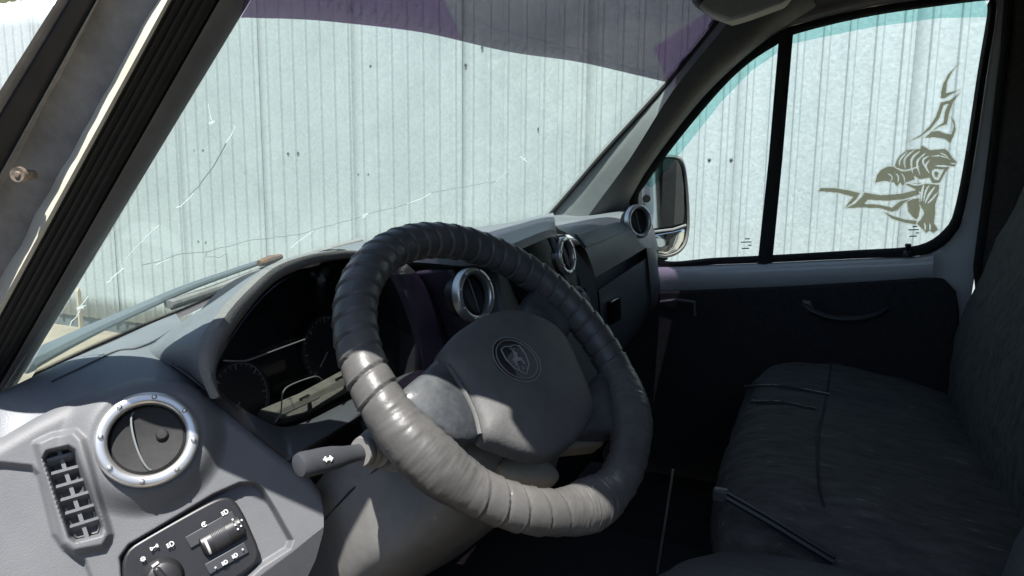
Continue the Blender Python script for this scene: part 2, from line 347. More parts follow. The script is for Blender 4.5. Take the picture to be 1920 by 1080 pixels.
hs = thing('outbuilding', 'pale yellow outbuilding with a light green roof rising beyond the fence', 'building', (6.5, 19, 0))
M['ywall'] = mat('yellow_siding', (.50, .50, .30), .7, nscale=3, nvar=.3, col2=(.46, .47, .33))
M['groof'] = mat('green_roof', (.38, .50, .42), .6, nscale=3, nvar=.3, col2=(.33, .45, .39))
mk('wall', *box((9.0, 21, 2.6), (5, 14, 5.2)), M['ywall'], hs)
for i in range(6): mk('siding_board', *box((6.47, 21, 3.4+.3*i), (.04, 14, .27)), M['ywall'], hs, bevel=.01)
rf = mk('roof', *prism([(5.9, 13.7, 5.2), (9, 13.7, 6.6), (12.1, 13.7, 5.2), (12.1, 13.7, 5.05), (5.9, 13.7, 5.05)], (0, -1, 0), 14.6), M['groof'], hs)
mk('gutter', *tube([(5.82, 13.6, 5.12), (5.82, 28.2, 5.12)], .07, 10), M['white'], rf)

gr = thing('sky_blocker', 'added dark boarded block on the driver side, unseen, keeping sky light off the cab', 'building', (-3.8, 0, 0))  # added out of view to hold back sky and ground light
M['board'] = mat('dark_board', (.05, .046, .04), .85, nscale=4, nvar=.25, col2=(.09, .08, .068), stretch=(8, 8, .6))
mk('wall', *box((-3.8, -1, 1.05), (1.6, 16, 2.1)), M['board'], gr)
bd = mesh('board', *box((0, 0, 1.05), (.03, .19, 2.08)), M['board'])
for i in range(80): link('board', bd, gr, Matrix.Translation((-2.985-.004*(i % 3), -8.9+.2*i, 0)))
mk('roof', *prism([(-4.9, -9.2, 2.1), (-4.9, -9.2, 2.18), (-2.75, -9.2, 2.18), (-2.75, -9.2, 2.1)], (0, -1, 0), -16.4), M['plastic_dark'], gr)

# ================================================================== VAN CAB
van = thing('van_cab', 'white van cab body with its pillars, roof and cracked windscreen, driver door open', 'van', (0, 0, .8))
# --- windscreen
def ws_xyz(x, z, off=0.0):
    return np.array([x, ws_d(x)+off*1.36-.92*z, z])
def ws_sheet(z0, z1, xa, xb, off, th, nx=40, nz=12):
    rows = []
    for o in (off, off+th):
        for i in range(nz+1):
            rows.append([None]*(nx+1))
    rows = []
    for i in range(nz+1):
        t = i/nz; z = z0+(z1-z0)*t; w0 = xa+(xb-xa)*t
        rows.append([ws_xyz(-w0+2*w0*j/nx, z, off) for j in range(nx+1)])
    return loft(rows)
ws = mk('windscreen', *ws_sheet(1.38, 2.12, .705, .64, 0, 0), M['glass'], van, solid=.005, off=0)
# sun strip film on the inside: lower edge traced in the picture
low = catmull([WS(*p, -.006) for p in [(452, 33), (480, 33), (620, 40), (800, 62), (960, 98), (1100, 118+1), (1246, 153), (1300, 172)]], 8)
rows = []
for t in np.linspace(0, 1, 7):
    rows.append([ws_xyz(p[0], p[2]+(2.12-p[2])*t, -.006) for p in low])
mk('sun_strip', *loft(rows), M['film'], ws, solid=.0006)
lowL = catmull([WS(*p, -.008) for p in [(452, 33), (480, 33), (620, 40), (800, 62), (868, 76)]], 8)
topL = resample([WS(*p, -.008) for p in [(470, -90), (620, -90), (790, -90)]], len(lowL))
mk('film_overlap', *loft([lowL, topL]), M['film2'], ws, solid=.0005)
mk('film_overlap', *loft([[WS(1225, 90, -.008), WS(1238, 120, -.008), WS(1252, 154, -.008)], [WS(1345, 10, -.008), WS(1345, 35, -.008), WS(1345, 40, -.008)]]), M['film2'], ws, solid=.0005)
# frit: saw-tooth edge
frit_line = [(60, 706), (90, 692), (180, 650), (270, 612), (350, 578), (430, 543)]
fl = resample(catmull([WS(*p, -.007) for p in frit_line], 6), 120)
V, F = [], []
for i in range(len(fl)-1):
    a, b = fl[i], fl[i+1]; m_ = (a+b)/2; upv = np.array([0, -.92, 1.0])/1.36
    k = len(V); V += [a-upv*.02, b-upv*.02, b+upv*.001, m_+upv*.012, a+upv*.001]; F.append((k, k+1, k+2, k+3, k+4))
o = mk('frit_band', V, F, M['black'], ws, solid=.0004); o['kind'] = 'stuff'
# cracks
WSN = nrm((0, 1, .92))
def crack(pts, m, w=.0016):
    w *= .32
    rows = [WS(*p, -.005) for p in pts]; out = [rows[0]]
    for a, b in zip(rows, rows[1:]):
        n_ = max(2, int(np.linalg.norm(b-a)/.02))
        for i in range(1, n_+1):
            t = i/n_; out.append(a*(1-t)+b*t+(np.array([random.uniform(-1, 1), 0, random.uniform(-1, 1)])*.0012 if i < n_ else 0))
    mk('crack', *ribbon(out, -WSN, w, .0005), m, ws)
crack([(440, 235), (432, 255), (424, 268)], M['crackw'], .0035); crack([(424, 268), (412, 290), (398, 315), (372, 350), (355, 367)], M['crackd'], .0016)
crack([(362, 362), (345, 380), (330, 389)], M['crackw'], .003); crack([(298, 422), (270, 448), (240, 480), (228, 503)], M['crackw'], .0013)
crack([(232, 502), (210, 520), (200, 530)], M['crackw'], .004); crack([(265, 497), (300, 490), (330, 478), (390, 472), (470, 450), (560, 440), (680, 405)], M['crackd'], .0014)
crack([(292, 496), (318, 484)], M['crackw'], .002); crack([(587, 432), (565, 448), (545, 465)], M['crackw'], .0025)
crack([(676, 407), (690, 400)], M['crackw'], .007); crack([(690, 401), (750, 386), (770, 381)], M['crackd'], .0016); crack([(760, 384), (790, 372), (808, 362)], M['crackw'], .0035)
crack([(808, 362), (850, 353), (930, 340)], M['crackd'], .0016); crack([(930, 340), (950, 322)], M['crackw'], .0028)
crack([(388, 470), (385, 482), (410, 483), (425, 475), (428, 500)], M['crackd'], .0014)
crack([(165, 555), (152, 572), (142, 595), (130, 612)], M['crackw'], .003); crack([(390, 195), (396, 225)], M['crackw'], .0025)
crack([(975, 293), (988, 303)], M['crackw'], .006)
# little stars where stones struck
for px, py, r_ in [(151, 577, .006), (683, 406, .006), (983, 299, .006), (397, 230, .004)]:
    c = WS(px, py, -.006); V, F = [], []
    t1 = nrm(np.cross(WSN, (0, 0, 1))); t2 = np.cross(WSN, t1)
    ring = [c+(t1*math.cos(a)+t2*math.sin(a))*r_*(1 if i % 2 else .35)*random.uniform(.7, 1.1) for i, a in enumerate(np.linspace(0, 2*math.pi, 14, endpoint=False))]
    mk('stone_chip', *prism(ring, -WSN, .0005), M['crackw'], ws)

M['glass_arc'] = film('glass_arc_film', (.8, .85, .84), (1, 1, 1), .045)  # pale arcs: wiper smears, the left one a reflection drawn as film
for pts, w_ in (([(905, 140), (938, 180), (955, 235), (957, 290), (944, 335)], .022), ([(205, 440), (250, 432), (300, 445), (333, 470)], .03), ([(1080, 150), (1100, 220), (1085, 300)], .02)):
    P = [WS(*p, -.0056) for p in catmull(pts, 8)]; rows = []
    for i, p in enumerate(P):
        t_ = nrm(P[min(i+1, len(P)-1)]-P[max(i-1, 0)]); s_ = nrm(np.cross(t_, WSN)); k_ = w_*(.25+.75*math.sin(math.pi*i/(len(P)-1))); rows.append([p-s_*k_*.5, p+s_*k_*.5])
    mk('smear_reflection', *loft(rows), M['glass_arc'], ws)

# --- driver-side pillar, built as bands on a raked cross-section
PN = nrm((0, 1, .92)); PD = .70+.92*1.55
def pband(line, c):                     # a border line of the pillar, its two picture points, at offset c in front of the pillar plane
    a, b = [PL(*q, (0, 1, .92), PD+c*1.36) for q in line]; d = b-a
    return [a-d*.55, a-d*.3, a, a+d*.33, a+d*.66, b, b+d*.35, b+d*.9]
L_ = {'g0': [(135, 0), (-190, 540)], 'g1': [(182, 0), (-118, 540)], 'c0': [(297, 0), (-5, 540)], 'c1': [(317, 0), (22, 540)],
      's0': [(320, 0), (26, 540)], 's3': [(412, 0), (104, 540)], 't1': [(470, 0), (142, 540)]}
def mix(l1, l2, t): return [tuple(np.array(a)*(1-t)+np.array(b)*t) for a, b in zip(L_[l1], L_[l2])]
def bands(spec): return loft([pband(l, c) for l, c in spec])
pil = mk('pillar', *bands([(mix('g0', 'g1', -.6), .05), (L_['g1'], .046), (L_['c0'], .012), (L_['c1'], .004), (L_['s3'], .008), (L_['t1'], .012), (mix('g0', 'g1', -.6), .053)]), M['dirty'], van)
mk('windscreen_seal', *bands([(mix('g0', 'g1', -.3), .056), (L_['g0'], .044), (mix('g0', 'g1', .5), .040), (mix('g0', 'g1', .96), .040), (mix('g0', 'g1', 1.0), .05)]), M['rubber'], pil)
mk('seam_strip', *bands([(mix('g0', 'g1', .96), .044), (mix('g0', 'g1', 1.0), .036), (mix('g0', 'g1', 1.06), .042)]), mat('grey_edge', (.32, .33, .34), .5), pil)
def wob(rows_spec, amp):
    rows = [pband(l, c) for l, c in rows_spec]; rows = [catmull(r, 8) for r in rows]
    for j in range(len(rows[0])):
        d = np.array([amp*noise.noise((j*.35, 0, 3)), 0, amp*.5*noise.noise((j*.35, 7, 3))])
        for r in rows[:2]: r[j] = r[j]+d
    return loft(rows)
mk('door_flange', *wob([(mix('c0', 'c1', -.35), .020), (mix('c0', 'c1', .6), -.010), (mix('c0', 'c1', .85), -.017), (mix('c0', 'c1', 1.2), -.015), (mix('c0', 'c1', 1.3), .010)], .003), M['cream'], pil)
sl = [(mix('s0', 's3', -.02), .012)]
for i, t in enumerate(np.linspace(0, 1, 17)):
    sl.append((mix('s0', 's3', t), -.010+.010*t*t+(.0012 if i % 3 == 1 else (-.0022 if i % 3 == 2 else 0))))
sl.append((mix('s0', 's3', 1.02), .02))
mk('door_seal', *bands(sl), M['rubber'], pil)
mk('pillar_trim', *bands([(mix('s3', 't1', -.03), .02), (mix('s3', 't1', .0), -.006), (mix('s3', 't1', .25), -.008), (mix('s3', 't1', .75), -.004), (mix('s3', 't1', .97), .0), (mix('s3', 't1', 1.0), .005), (mix('s3', 't1', .95), .011)]), M['trim'], pil, sharp=60)
bp = PL(56, 328, (0, 1, .92), PD+.017*1.36); bn = nrm((-.9, -.42, .0))
mk('striker_bolt', *lathe([(.0, .017), (.0022, .017), (.003, .0155), (.0062, .016), (.0068, .012), (.0045, .011), (.0045, -.004), (0, -.004)], 16), mat('rusty_bolt', (.28, .22, .17), .6, .4, nscale=300, nvar=.2, col2=(.12, .10, .08)), pil, frame(bp, bn))

# --- right pillar trim: four raked lines
wl = [WS(*p, -.004) for p in [(985, 440), (1028, 404), (1130, 287), (1250, 155), (1345, 38), (1440, -90)]]
def line_on(ps, f): return [f(*p) for p in ps]
ridge = [AX(p[0], p[1], v) for p, v in [((1080, 440), .665), ((1112, 392), .66), ((1180, 299), .645), ((1262, 170), .625), ((1358, 50), .60), ((1452, -78), .585)]]
rid2 = [AX(p[0], p[1], v) for p, v in [((1120, 440), .70), ((1152, 388), .70), ((1215, 300), .685), ((1315, 165), .665), ((1415, 66), .64), ((1500, -40), .62)]]
gapl = [AX(p[0], p[1], v) for p, v in [((1150, 440), .755), ((1176, 384), .75), ((1222, 306), .74), ((1320, 180), .72), ((1425, 82), .70), ((1530, 10), .68)]]
gap2 = [p+np.array([.09, .02, 0]) for p in gapl]
C4 = lambda L: catmull(L, 5)
mk('pillar_reveal', *loft([C4([p+np.array([.010, .012, .006]) for p in wl]), C4(wl), C4([.5*(a+b)+np.array([.0, -.004, 0]) for a, b in zip(wl, ridge)]), C4(ridge)]), M['trim_sunlit'], van, sharp=75)
mk('pillar_trim', *loft([C4(ridge), C4([.5*(a+b)+np.array([0, -.006, .002]) for a, b in zip(ridge, rid2)]), C4(rid2), C4(gapl), C4(gap2)]), M['trim'], van, sharp=75)
mk('windscreen_gasket', *tube(C4([p+np.array([-.003, -.004, 0]) for p in wl]), .0055, 8), M['rubber'], van)
plug = mesh('trim_plug', *lathe([(0, .002), (.005, .0015), (.006, 0), (0, 0)], 10), M['black'])
link('trim_plug', plug, van, frame(AX(1152, 328, .655), (-1, -.4, .2)))
# roof frame above the door, headliner, roof
rail = [AX(p[0], p[1], v) for p, v in [((1330, 150), .76), ((1400, 84), .745), ((1470, 48), .735), ((1580, 14), .73), ((1700, -8), .73), ((1900, -40), .74)]]
mk('roof_rail_trim', *loft([C4([p+np.array([.07, 0, .02]) for p in rail]), C4(rail), C4([p+np.array([-.05, 0, .03]) for p in rail]), C4([p+np.array([-.09, 0, .10]) for p in rail])]), M['trim'], van, sharp=70)
hd = [AX(*p, .52) for p in [(1270, -60), (1296, 2), (1330, 26), (1368, 39), (1400, 30), (1470, 4), (1520, -60)]]
mk('header_liner', *prism(hd, (-1, 0, 0), .06), M['headliner'], van, bevel=.008, seg=3)
mk('roof', *box((0, -.38, 2.19), (1.5, 1.3, .06)), M['white'], van, bevel=.02)
mk('roof_lining', *box((.02, -.42, 2.145), (1.42, 1.2, .02)), mat('grey_liner', (.16, .16, .15), .95, nscale=120, nvar=.2, col2=(.2, .2, .185)), van)
hz = lambda x: 1.862+(x+.66)*.183  # lower edge sloped, out of view, to keep sun off wheel and door
hx = np.linspace(-.70, .70, 20)
mk('windscreen_header', *loft([[ws_xyz(x, hz(x), -.016) for x in hx], [ws_xyz(x, hz(x)-.004, -.03) for x in hx], [np.array([x, ws_xyz(x, hz(x), -.05)[1]-.10, hz(x)+.10]) for x in hx], [np.array([x, .10, 2.15]) for x in hx], [np.array([x, .10, 2.2]) for x in hx], [ws_xyz(x, max(2.14, hz(x)+.1), .03) for x in hx], [ws_xyz(x, hz(x)+.02, .02) for x in hx], [ws_xyz(x, hz(x), .012) for x in hx]]), M['trim'], van)
mk('side_rail', *box((-.735, -.43, 2.125), (.07, 1.34, .11)), M['white'], van, bevel=.02)
mk('bulkhead', *box((0, -1.02, 1.45), (1.62, .04, 1.5)), M['liner_dark'], van)
mk('floor', *box((0, .1, .80), (1.62, 2.0, .04)), M['floor'], van)
mk('firewall', *box((0, .98, 1.02), (1.6, .04, .44)), M['black'], van)
mk('cab_side', *box((.86, -.74, 1.5), (.06, .56, 1.35)), M['liner_dark'], van)
def wing(x0, x1): return prism([(x0, y, z) for y, z in [(.50, .45), (.50, 1.26), (.72, 1.30), (1.0, 1.19), (1.55, 1.08), (1.72, .92), (1.74, .45)]], (-1 if x0 < 0 else 1, 0, 0), abs(x1-x0))
mk('front_wing', *wing(-.90, -.84), M['white'], van, bevel=.02, seg=3)
mk('front_wing', *wing(.90, .84), M['white'], van, bevel=.02, seg=3)
mk('bonnet', *loft([[np.array([x, y, z-.03*(abs(x)/.84)**3]) for x in np.linspace(-.84, .84, 13)] for y, z in [(1.0, 1.175), (1.25, 1.13), (1.55, 1.07), (1.70, .95), (1.73, .6)]]), M['white'], van, solid=.01)
mk('cowl', *box((0, .985, 1.165), (1.66, .05, .09)), M['black'], van, bevel=.01)
mk('rear_pillar', *box((-.79, -.80, 1.45), (.08, .45, 1.45)), M['white'], van, bevel=.02)
mk('outer_side', *box((.93, -2.1, 1.35), (.05, 2.2, 1.7)), M['white'], van, bevel=.02)
bpil = [DR(*p, -.015) for p in [(1858, 700), (1836, 500), (1866, 300), (1894, 60), (1900, -60), (2100, -60), (2100, 700)]]
mk('door_pillar_trim', *prism(bpil, (-1, 0, 0), .05), M['liner_dark'], van, bevel=.012, seg=3)
mk('door_gap_seal', *tube([DR(*p, -.012) for p in [(1850, 700), (1833, 500), (1860, 300), (1885, 90), (1893, -30)]], .009, 8), M['rubber'], van)
mk('engine_cover', *box((-.03, .42, .90), (.36, .7, .16)), M['floor'], van, bevel=.05, seg=4)
mk('floor_edge_strip', *tube([AX(1262, 880, -.02), AX(1250, 960, -.02), AX(1232, 1075, -.02)], .0022, 8), M['column'], van)
mk('kick_wall', *box((.86, .25, 1.0), (.04, 1.5, .70)), M['black'], van)
mk('kick_wall', *box((-.80, .80, .98), (.06, .42, .5)), M['black'], van)
mk('floor_mat', *box((.25, .15, .85), (.8, .6, .02)), M['carpet'], van)

# ================================================================== DASHBOARD
dash = thing('dashboard', 'grey van dashboard with round chrome vents, sunlit at its left end', 'dashboard', (0, .6, 1.3))
PO = AY(275, 822, .625); PNn = nrm((-.50, -.75, .42)); E1 = nrm(np.cross((0, 0, 1), PNn)); E2 = np.cross(PNn, E1)
def PP(px, py, h=0.0): return PL(px, py, PNn, PNn@(PO+PNn*h))
def ab(px, py): q = PP(px, py)-PO; return np.array([q@E1, q@E2])
def ABP(a, b, h=0.0): return PO+E1*a+E2*b+PNn*h
top = [(-160, 845), (-60, 830), (0, 815), (65, 777), (130, 746), (200, 722), (245, 708), (292, 702), (335, 708), (372, 722), (405, 745), (450, 780), (500, 822), (545, 856), (585, 890), (604, 915), (607, 935)]
bot = [(-160, 1300), (-60, 1300), (20, 1300), (90, 1300), (150, 1300), (210, 1290), (260, 1280), (310, 1265), (355, 1245), (400, 1225), (440, 1205), (480, 1185), (520, 1160), (555, 1130), (580, 1095), (598, 1050), (607, 1000)]
NA, NB = 330, 230
T_ = np.array(resample([ab(*p) for p in top], NA)); B_ = np.array(resample([ab(*p) for p in bot], NA))
tt = np.linspace(0, 1, NB)[:, None, None]**1.15
G = T_[None]*(1-tt)+B_[None]*tt; A_, Bb = G[..., 0], G[..., 1]
vc = ab(277, 824); dv = np.hypot(A_-vc[0], Bb-vc[1])
H = .016*smooth01((.079-dv)/.028)-.012*smooth01((.0445-dv)/.003)
lb = [ab(*p) for p in [(72, 833), (100, 820), (138, 814), (152, 830), (203, 1003), (192, 1022), (140, 1032), (122, 1018)]]
lo = [ab(*p) for p in [(83, 860), (90, 848), (128, 840), (140, 848), (192, 988), (188, 1003), (142, 1015), (132, 1008)]]
H += .009*smooth01((.006-poly_sd(A_, Bb, lb))/.008)-.03*smooth01((.002-poly_sd(A_, Bb, lo))/.006)
left = [ab(*p) for p in [(-200, 866), (0, 868), (58, 874), (72, 888), (100, 1000), (122, 1030), (160, 1052), (175, 1090), (178, 1320), (-200, 1320)]]
H -= .007*smooth01((.002-poly_sd(A_, Bb, left))/.005)
rec = [ab(*p) for p in [(226, 1090), (222, 1045), (240, 1020), (300, 985), (400, 925), (450, 903), (480, 902), (496, 916), (520, 955), (552, 1012), (545, 1030), (490, 1065), (430, 1120), (360, 1190), (250, 1260)]]
H -= .014*smooth01((.0-poly_sd(A_, Bb, rec))/.004)
fold = [ab(*p) for p in [(380, 1180), (440, 1118), (500, 1070), (552, 1032), (585, 1005), (612, 984), (680, 984), (680, 1400), (380, 1400)]]
H -= .55*np.maximum(0, -poly_sd(A_, Bb, fold))
edge = np.linalg.norm(G-T_[None], axis=2)      # round the top edge over
H -= .020*(1-np.sqrt(np.clip(1-(1-np.clip(edge/.022, 0, 1))**2, 0, 1)))
rows = [[ABP(A_[i, j], Bb[i, j], H[i, j]) for j in range(NA)] for i in range(NB)]
crest = rows[0]
rows = [[p-PNn*.05 for p in crest]]+rows
mk('side_panel', *loft(rows), M['plastic'], dash, sharp=70)

# round vents: ring, eight bolts, ball with a fin
def vent_parts(s):
    ring = mesh('vent_ring', *lathe([(s*r, s*z) for r, z in [(.0315, -.004), (.0315, .004), (.0325, .0065), (.0345, .0078), (.0400, .0078), (.0418, .0066), (.0425, .0045), (.0425, -.006)]], 64), M['chrome'], sharp=50)
    bolt = mesh('bolt', *lathe([(s*r, s*z) for r, z in [(0, .0028), (.0012, .0026), (.0021, .0016), (.0024, 0), (.0024, -.001)]], 12), M['chrome'])
    return ring, bolt
def vent(c, n, s=1.0, spin=0.0, dark=M['disc'], upv=(0, 0, 1), turn=.25):
    T = frame(c, n, upv, spin); ring, bolt = vent_parts(s)
    av = link('air_vent', ring, dash, T)
    for k in range(8):
        a = R(22.5+45*k); link('bolt', bolt, av, T @ Matrix.Translation((s*.0374*math.cos(a), s*.0374*math.sin(a), s*.0078)))
    # disc: shallow bowl that tips, with a curved fin across it
    T2 = T @ Matrix.Rotation(turn, 4, 'Y') @ Matrix.Rotation(-.12, 4, 'X')
    link('vent_disc', mesh('vent_disc', *lathe([(s*r, s*z) for r, z in [(.0312, -.010), (.0312, .0), (.029, .0018), (.015, -.001), (0, -.002)]], 40), dark, sharp=50), av, T2)
    fin = [np.array([s*(-.004-.006*math.cos(q)), s*.028*math.sin(q), s*(.0012+.004*math.cos(q))]) for q in np.linspace(-1.5, 1.5, 15)]
    link('vent_fin', mesh('vent_fin', *tube(fin, s*.0009, 6), M['plastic_mid']), av, T2)
    link('vent_tab', mesh('vent_tab', *lathe([(0, s*.003), (s*.004, s*.0026), (s*.0055, s*.001), (s*.0055, -.002)], 16), dark), av, T2 @ Matrix.Translation((s*.012, 0, 0)))
    # dark duct behind the ring
    link('vent_duct', mesh('vent_duct', *lathe([(s*.0318, .004), (s*.0318, -.03), (0, -.032)], 32), M['black']), av, T)
    return av
vent(PP(277, 824, .017), PNn, 1.12, R(10), turn=-.1)
vent(AY(888, 553, .45), (-.22, -.95, .20), .93, R(5), turn=.3)
vent(AY(1197, 415, .40), (-.50, -.84, .15), .95, R(5), turn=.2)

# louvre: one upright bar and seven slats in the opening
lv = mk('side_louvre', *ribbon([PP(110, 843, -.014), PP(165, 1012, -.014)], PNn, .0035, .010), M['plastic'], dash)
for i in range(6):
    t = (i+.6)/6.0; l = np.array([84, 862])*(1-t)+np.array([136, 1010])*t; r_ = np.array([136, 848])*(1-t)+np.array([192, 992])*t
    a, b = PP(*l, -.010), PP(*r_, -.010); s = nrm(b-a)
    d = nrm(PNn*.8+E2*.45)
    V, F = loft([[a, a+d*.010, a+d*.010+E2*.0028, a+E2*.0028], [b, b+d*.010, b+d*.010+E2*.0028, b+E2*.0028]], True, True)
    mk('louvre_slat', V, F, M['plastic'], lv)
mk('louvre_duct', *prism([PP(*p, -.024) for p in [(80, 850), (135, 835), (195, 1000), (135, 1020)]], PNn, .01), M['black'], dash)

# light switch panel
sp_out = [PP(*p, -.003) for p in [(240, 1130), (229, 1085), (230, 1052), (240, 1030), (262, 1014), (330, 975), (395, 940), (420, 932), (440, 938), (458, 965), (474, 1000), (486, 1030), (484, 1050), (470, 1066), (400, 1115), (330, 1160), (270, 1180)]]
sw = mk('light_switch_panel', *prism(resample(catmull(sp_out, 5, True), 60, True), PNn, .02), M['black'], dash, bevel=.003, seg=3)
def bar_on(p0, p1, w, h0, th, m, name):  # rounded bar along a picture line on the panel
    a, b = PP(*p0, h0), PP(*p1, h0); return mk(name, *tube([a, a+(b-a)*.04, a+(b-a)*.5, a+(b-a)*.96, b], [w*.55, w*.95, w, w*.95, w*.55], 14, True, th, PNn), m, sw)
bar_on((377, 1028), (455, 985), .0125, -.0035, .75, M['black'], 'thumbwheel')
for k in range(10):
    t = .30+k*.035; p = np.array([377, 1028])*(1-t)+np.array([455, 985])*t
    c = PP(*p, .0005); ax = nrm(PP(455, 985)-PP(377, 1028)); sd_ = np.cross(PNn, ax)
    arc = [c+sd_*.0127*math.sin(q)+PNn*(.0095*math.cos(q)-.004) for q in np.linspace(-1.1, 1.1, 9)]
    mk('thumbwheel_rib', *tube(arc, .0005, 5), M['plastic_dark'], sw)
ax = nrm(PP(455, 985)-PP(377, 1028)); sd_ = np.cross(PNn, ax); c = PP(386, 1021, -.0035)
mk('thumbwheel_mark', *tube([c+sd_*.0128*math.sin(q)+PNn*.0098*math.cos(q) for q in np.linspace(-.9, .5, 9)], .0014, 6), M['white_plastic'], sw)
kn = frame(PP(305, 1085, -.002), PNn)
mk('rotary_knob', *lathe([(.0, .022), (.012, .0215), (.0155, .0195), (.0165, .016), (.0180, .003), (.020, 0), (.020, -.004)], 40), M['black'], sw, kn)
mk('knob_grip', *box((0, 0, .024), (.007, .030, .010)), M['black'], sw, kn @ Matrix.Rotation(.5, 4, 'Z'), bevel=.003, seg=3)
mk('knob_mark', *box((0, .0, 0), (.0065, .0022, .001)), M['white_plastic'], sw, frame(PP(291, 1058, .019), PNn) @ Matrix.Rotation(R(25), 4, 'Z'))
mk('rocker_strip', *ribbon([PP(352, 1018, -.002), PP(440, 968, -.002)], PNn, .013, .0016), M['plastic_dark'], sw, bevel=.0008)
mk('rocker_strip', *ribbon([PP(388, 1068, -.002), PP(462, 1026, -.002)], PNn, .012, .0016), M['plastic_dark'], sw, bevel=.0008)
rt_p = nrm(PP(450, 980)-PP(380, 1020)); up_p = np.cross(PNn, rt_p)
def icon(px, py, strokes, s=.001, h=.0004):     # printed symbol: strokes in a small local grid
    c = PP(px, py, h); parts = [ribbon([c+rt_p*x*s+up_p*y*s for x, y in st_], PNn, .0009, .0003) for st_ in strokes]
    mk('switch_symbol', *join(*parts), M['print'], sw)
arc = lambda x, y, r, a0, a1, n=7: [(x+r*math.cos(R(a)), y+r*math.sin(R(a))) for a in np.linspace(a0, a1, n)]
lamp = [arc(1, 0, 2, -90, 90)+[(1, 2), (0, 2), (0, -2), (1, -2)], [(-3, 1.5), (-1, 1.5)], [(-3, 0), (-1, 0)], [(-3, -1.5), (-1, -1.5)]]
icon(421, 961, lamp, .0011); icon(383, 983, [arc(0, 0, 2.2, 40, 320), [(0, -1), (0, 1.5)], [(-1, .5), (1, .5)]], .0011)
icon(319, 1021, lamp, .0011); icon(289, 1026, [[(-3, 1.5), (-1, 0), (-3, -1.5)], [(3, 1.5), (1, 0), (3, -1.5)], [(-1, 0), (1, 0)], [(-3, 1.5), (-3, -1.5)], [(3, 1.5), (3, -1.5)]], .0011)
icon(268, 1048, [arc(0, 0, 1.6, 0, 360, 13)]+[[(2.2*math.cos(a), 2.2*math.sin(a)), (3*math.cos(a), 3*math.sin(a))] for a in np.arange(0, 6.28, .785)], .0008)
for px, py in [(404, 1064), (455, 1030)]: icon(px, py, [arc(0, 0, .5, 0, 360, 7)], .001, .002)
for px, py in [(421, 1055), (440, 1042)]: icon(px, py, lamp, .0009, .002)
for px, py in [(436, 974), (441, 984), (447, 979), (446, 992), (453, 975), (452, 986)]: icon(px, py, [arc(0, 0, .6, 0, 360, 7)], .001, .0065)

# dash top: from the crest to the glass
ncr = 90
cr = resample(crest[:int(NA*.58)], ncr)
backp = [WS(*p, -.012) for p in [(-190, 860), (-60, 770), (70, 704), (130, 676), (200, 645), (250, 622), (290, 604), (330, 588)]]
bk = resample(catmull(backp, 6), ncr)
rows = []
for t in np.linspace(0, 1, 14):
    rows.append([a*(1-t)+b*t+np.array([0, 0, 1])*(.016*math.sin(math.pi*t)) for a, b in zip(cr, bk)])
mk('dash_top', *loft(rows), M['plastic_top'], dash, sharp=60)
bpy.context.view_layer.update(); _dt = bpy.data.objects['dash_top'].evaluated_get(bpy.context.evaluated_depsgraph_get())
def on_top(px, py):
    r = Vector(nrm(ray(px, py))); mi = _dt.matrix_world.inverted(); ok, p, n_, _ = _dt.ray_cast(mi @ Vector(CAM), mi.to_3x3() @ r)
    return np.array(_dt.matrix_world @ p)-np.array(r)*.0005 if ok else None
P = [q for q in (on_top(*p) for p in catmull([(97, 716), (160, 686), (219, 659), (255, 654), (290, 640), (325, 618)], 10)) if q is not None]
if len(P) > 4: mk('lid_seam', *tube(P, .0016, 6), M['plastic_dark'], dash)
# instrument hood
def AYl(ps): return [AY(p[0], p[1], p[2]+.045*(1-smooth01((p[0]-560)/220))) for p in ps]
ho = AYl([(402, 748, .535), (382, 700, .545), (379, 660, .55), (384, 632, .555), (410, 596, .56), (438, 562, .562), (493, 512, .565), (535, 490, .565), (598, 475, .56), (652, 472, .555), (715, 480, .55), (772, 508, .545), (815, 568, .54), (842, 635, .54), (858, 700, .54), (862, 760, .54)])
hi = AYl([(408, 748, .54), (404, 710, .55), (412, 672, .553), (427, 640, .556), (442, 614, .56), (489, 553, .562), (532, 518, .565), (582, 498, .563), (620, 489, .56), (660, 485, .556), (712, 494, .55), (748, 528, .545), (778, 598, .54), (790, 650, .54), (794, 705, .54), (796, 765, .54)])
hb = AYl([(330, 690, .61), (280, 672, .66), (262, 657, .69), (278, 644, .72), (320, 618, .74), (360, 592, .76), (432, 551, .78), (490, 522, .80), (560, 497, .82), (640, 484, .82), (730, 486, .80), (800, 520, .74), (850, 570, .68), (870, 640, .62), (880, 700, .60), (884, 760, .60)])
ho, hi, hb = [resample(catmull(x, 8), 90) for x in (ho, hi, hb)]
bev = [a*.85+b*.15+np.array([0, -.006, .004]) for a, b in zip(ho, hi)]
mk('instrument_hood', *loft([[b for b in hb], [a*.5+b*.5+np.array([0, 0, .006]) for a, b in zip(hb, ho)], [a*.12+b*.88+np.array([0, 0, .005]) for a, b in zip(hb, ho)], ho]), M['plastic_top'], dash, sharp=60)
mid = [a*.5+b*.5+np.array([0, -.008, .002]) for a, b in zip(ho, hi)]
deep = [p+np.array([.02, .10, -.012]) for p in hi]
def fband(a, b): return loft([[p+np.array([0, .006, 0]) for p in ho[a:b]], ho[a:b], bev[a:b], mid[a:b], hi[a:b], [p+np.array([0, .012, 0]) for p in hi[a:b]]])
mk('felt_band', *fband(0, 56), M['felt'], dash, sharp=70)
mk('hood_edge', *fband(55, 90), M['film_lit'], dash, sharp=70)
mk('dash_core', *box((.22, .60, 1.36), (.98, .12, .30)), M['black'], dash, bevel=.01)
mk('hood_inside', *loft([[p+np.array([0, .010, 0]) for p in hi], deep]), M['black'], dash)
